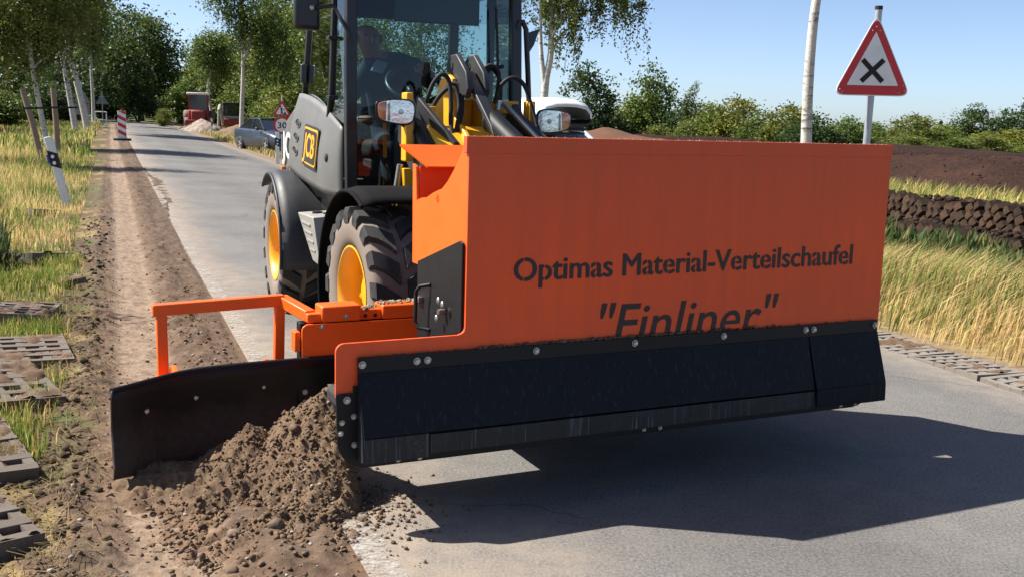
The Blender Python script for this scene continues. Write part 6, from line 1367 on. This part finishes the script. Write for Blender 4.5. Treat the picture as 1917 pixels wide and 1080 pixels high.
# right verge
n = 62000; s = -5.0 + 17 * rg.random(n) ** 1.35; t = 4.55 + 5.3 * rg.random(n); pn = fbm(s * 0.7, t * 0.7, 400)
kp = rg.random(n) < sstep(4.55, 4.95, t) * (0.55 + 0.6 * pn); s, t, pn = s[kp], t[kp], pn[kp]; n = len(s)
h = (0.16 + 0.32 * sstep(4.6, 6.2, t)) * (1 - 0.65 * sstep(6.8, 8.6, t)) * rg.uniform(0.5, 1.3, n) * (0.7 + 0.6 * pn)
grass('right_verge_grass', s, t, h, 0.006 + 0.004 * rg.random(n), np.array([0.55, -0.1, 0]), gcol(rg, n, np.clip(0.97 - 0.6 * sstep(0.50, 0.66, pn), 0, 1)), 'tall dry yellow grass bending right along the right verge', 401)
n = 9000; s = -2 + 13 * rg.random(n); t = 8.0 + 1.7 * rg.random(n); pn = fbm(s * 1.3, t * 1.3, 440); kp = pn > 0.44; s, t, pn = s[kp], t[kp], pn[kp]; n = len(s)
hc_ = np.where(rg.random((n, 1)) < 0.012, np.array([0.6, 0.6, 0.5]), np.where(rg.random((n, 1)) < 0.22, np.array([0.22, 0.20, 0.07]), np.array([0.070, 0.115, 0.034])))
grass('herb_belt', s, t, (0.14 + 0.34 * rg.random(n)) * (0.5 + 1.4 * (pn - 0.3)), 0.04 + 0.04 * rg.random(n), np.array([0.1, 0, 0]), hc_ * rg.uniform(0.45, 1.5, (n, 1)), 'belt of green herbs below the peat sods', 402, cat='herbs')
n = 26000; s = -2 + 26 * rg.random(n); t = 12.5 + 6.4 * rg.random(n); grass('strip_grass', s, t, 0.20 + 0.42 * rg.random(n) ** 1.5, 0.014 + 0.01 * rg.random(n), np.array([0.3, 0, 0]), gcol(rg, n, np.full(n, 0.45)) * np.array([1.05, 1.1, 0.9]), 'yellow green grass strip between peat sods and peat mound', 403)
# left verge: short patchy green grass close by
n = 110000; s = -4.4 + 9.5 * rg.random(n) ** 1.25; t = -0.98 - 1.9 * rg.random(n) ** 1.1; pn = fbm(s * 1.6, t * 1.6, 410)
kp = rg.random(n) < np.clip((pn - 0.46) * 7, 0.012, 1) * sstep(-0.98, -1.18, t); s, t, pn = s[kp], t[kp], pn[kp]; n = len(s)
grass('left_verge_grass', s, t, (0.03 + 0.10 * rg.random(n)) * (0.6 + pn), 0.004 + 0.0025 * rg.random(n), np.array([0.05, -0.05, 0]), gcol(rg, n, np.clip(0.62 - 1.8 * (pn - 0.43), 0.15, 0.85)) * np.array([1.0, 1.05, 0.9]), 'short patchy green grass between the pavers on the left verge', 411)
# straw lying on the trampled edge
n = 6000; s = -4.2 + 7 * rg.random(n); t = np.where(rg.random(n) < 0.55, rg.normal(-1.05, 0.14, n), rg.uniform(-2.0, -0.95, n)); a = rg.uniform(0, 6.28, n); L_ = 0.03 + 0.09 * rg.random(n)
x, y = st2xy(s, t); z = ground_z(s, t) + 0.012; dv = np.stack([np.cos(a), np.sin(a), rg.uniform(-0.1, 0.35, n)], -1) * L_[:, None]; wv = np.stack([-np.sin(a), np.cos(a), np.zeros(n)], -1) * rg.uniform(0.0008, 0.0018, (n, 1)); b = np.stack([x, y, z], -1)
V = np.stack([b - wv, b + wv, b + dv + wv, b + dv - wv], 1).reshape(-1, 3); tag(np_mesh('loose_straw', V, np.arange(4 * n).reshape(n, 4), m_grass, None, np.repeat(np.array([[0.34, 0.26, 0.13]]) * rg.uniform(0.35, 1.2, (n, 1)), 4, 0)), 'loose straw and roots torn up along the shoulder', 'straw', kind='stuff')
# taller mixed grass farther left
n = 52000; s = 2.0 + 28 * rg.random(n) ** 1.3; t = -1.15 - 5.5 * rg.random(n) ** 1.15; pn = fbm(s * 0.6, t * 0.6, 420); kp = rg.random(n) < sstep(-0.98, -1.3, t) * (0.45 + 0.8 * pn); s, t, pn = s[kp], t[kp], pn[kp]; n = len(s)
grass('left_field_grass', s, t, (0.10 + 0.26 * sstep(-1.3, -2.4, t)) * rg.uniform(0.4, 1.3, n), 0.006 + 0.008 * rg.random(n), np.array([0.15, -0.1, 0]), gcol(rg, n, np.clip(0.36 + 1.8 * (pn - 0.46), 0.12, 0.9)) * 1.05, 'mixed green and dry grass of the left verge', 421)
n = 26000; s = 26 + 55 * rg.random(n); t = -1.4 - 16 * rg.random(n); pn = fbm(s * 0.3, t * 0.3, 430); grass('far_verge_grass', s, t, 0.15 + 0.35 * rg.random(n), 0.03 + 0.03 * rg.random(n), np.array([0.1, 0, 0]), gcol(rg, n, np.clip(0.35 + 1.2 * (pn - 0.45), 0.15, 0.8)) * 1.1, 'rough grass on the far left verge below the birches', 431)
n = 9000; s = 20 + 45 * rg.random(n); t = 4.7 + 5 * rg.random(n); grass('far_right_grass', s, t, 0.08 + 0.2 * rg.random(n), 0.03 + 0.02 * rg.random(n), np.array([0.1, 0, 0]), gcol(rg, n, np.full(n, 0.65)), 'dry grass on the far right verge around the parked cars', 441)
# dark tall tuft at the left edge
n = 1500; s = 3.6 + 1.6 * rg.random(n); t = -1.75 - 0.7 * rg.random(n); grass('tall_plants', s, t, 0.2 + 0.35 * rg.random(n), 0.012 + 0.012 * rg.random(n), np.array([0.0, 0, 0]), np.array([0.06, 0.085, 0.03]) * rg.uniform(0.5, 1.5, (n, 1)), 'dark tall plants at the left picture edge', 451, cat='weeds')
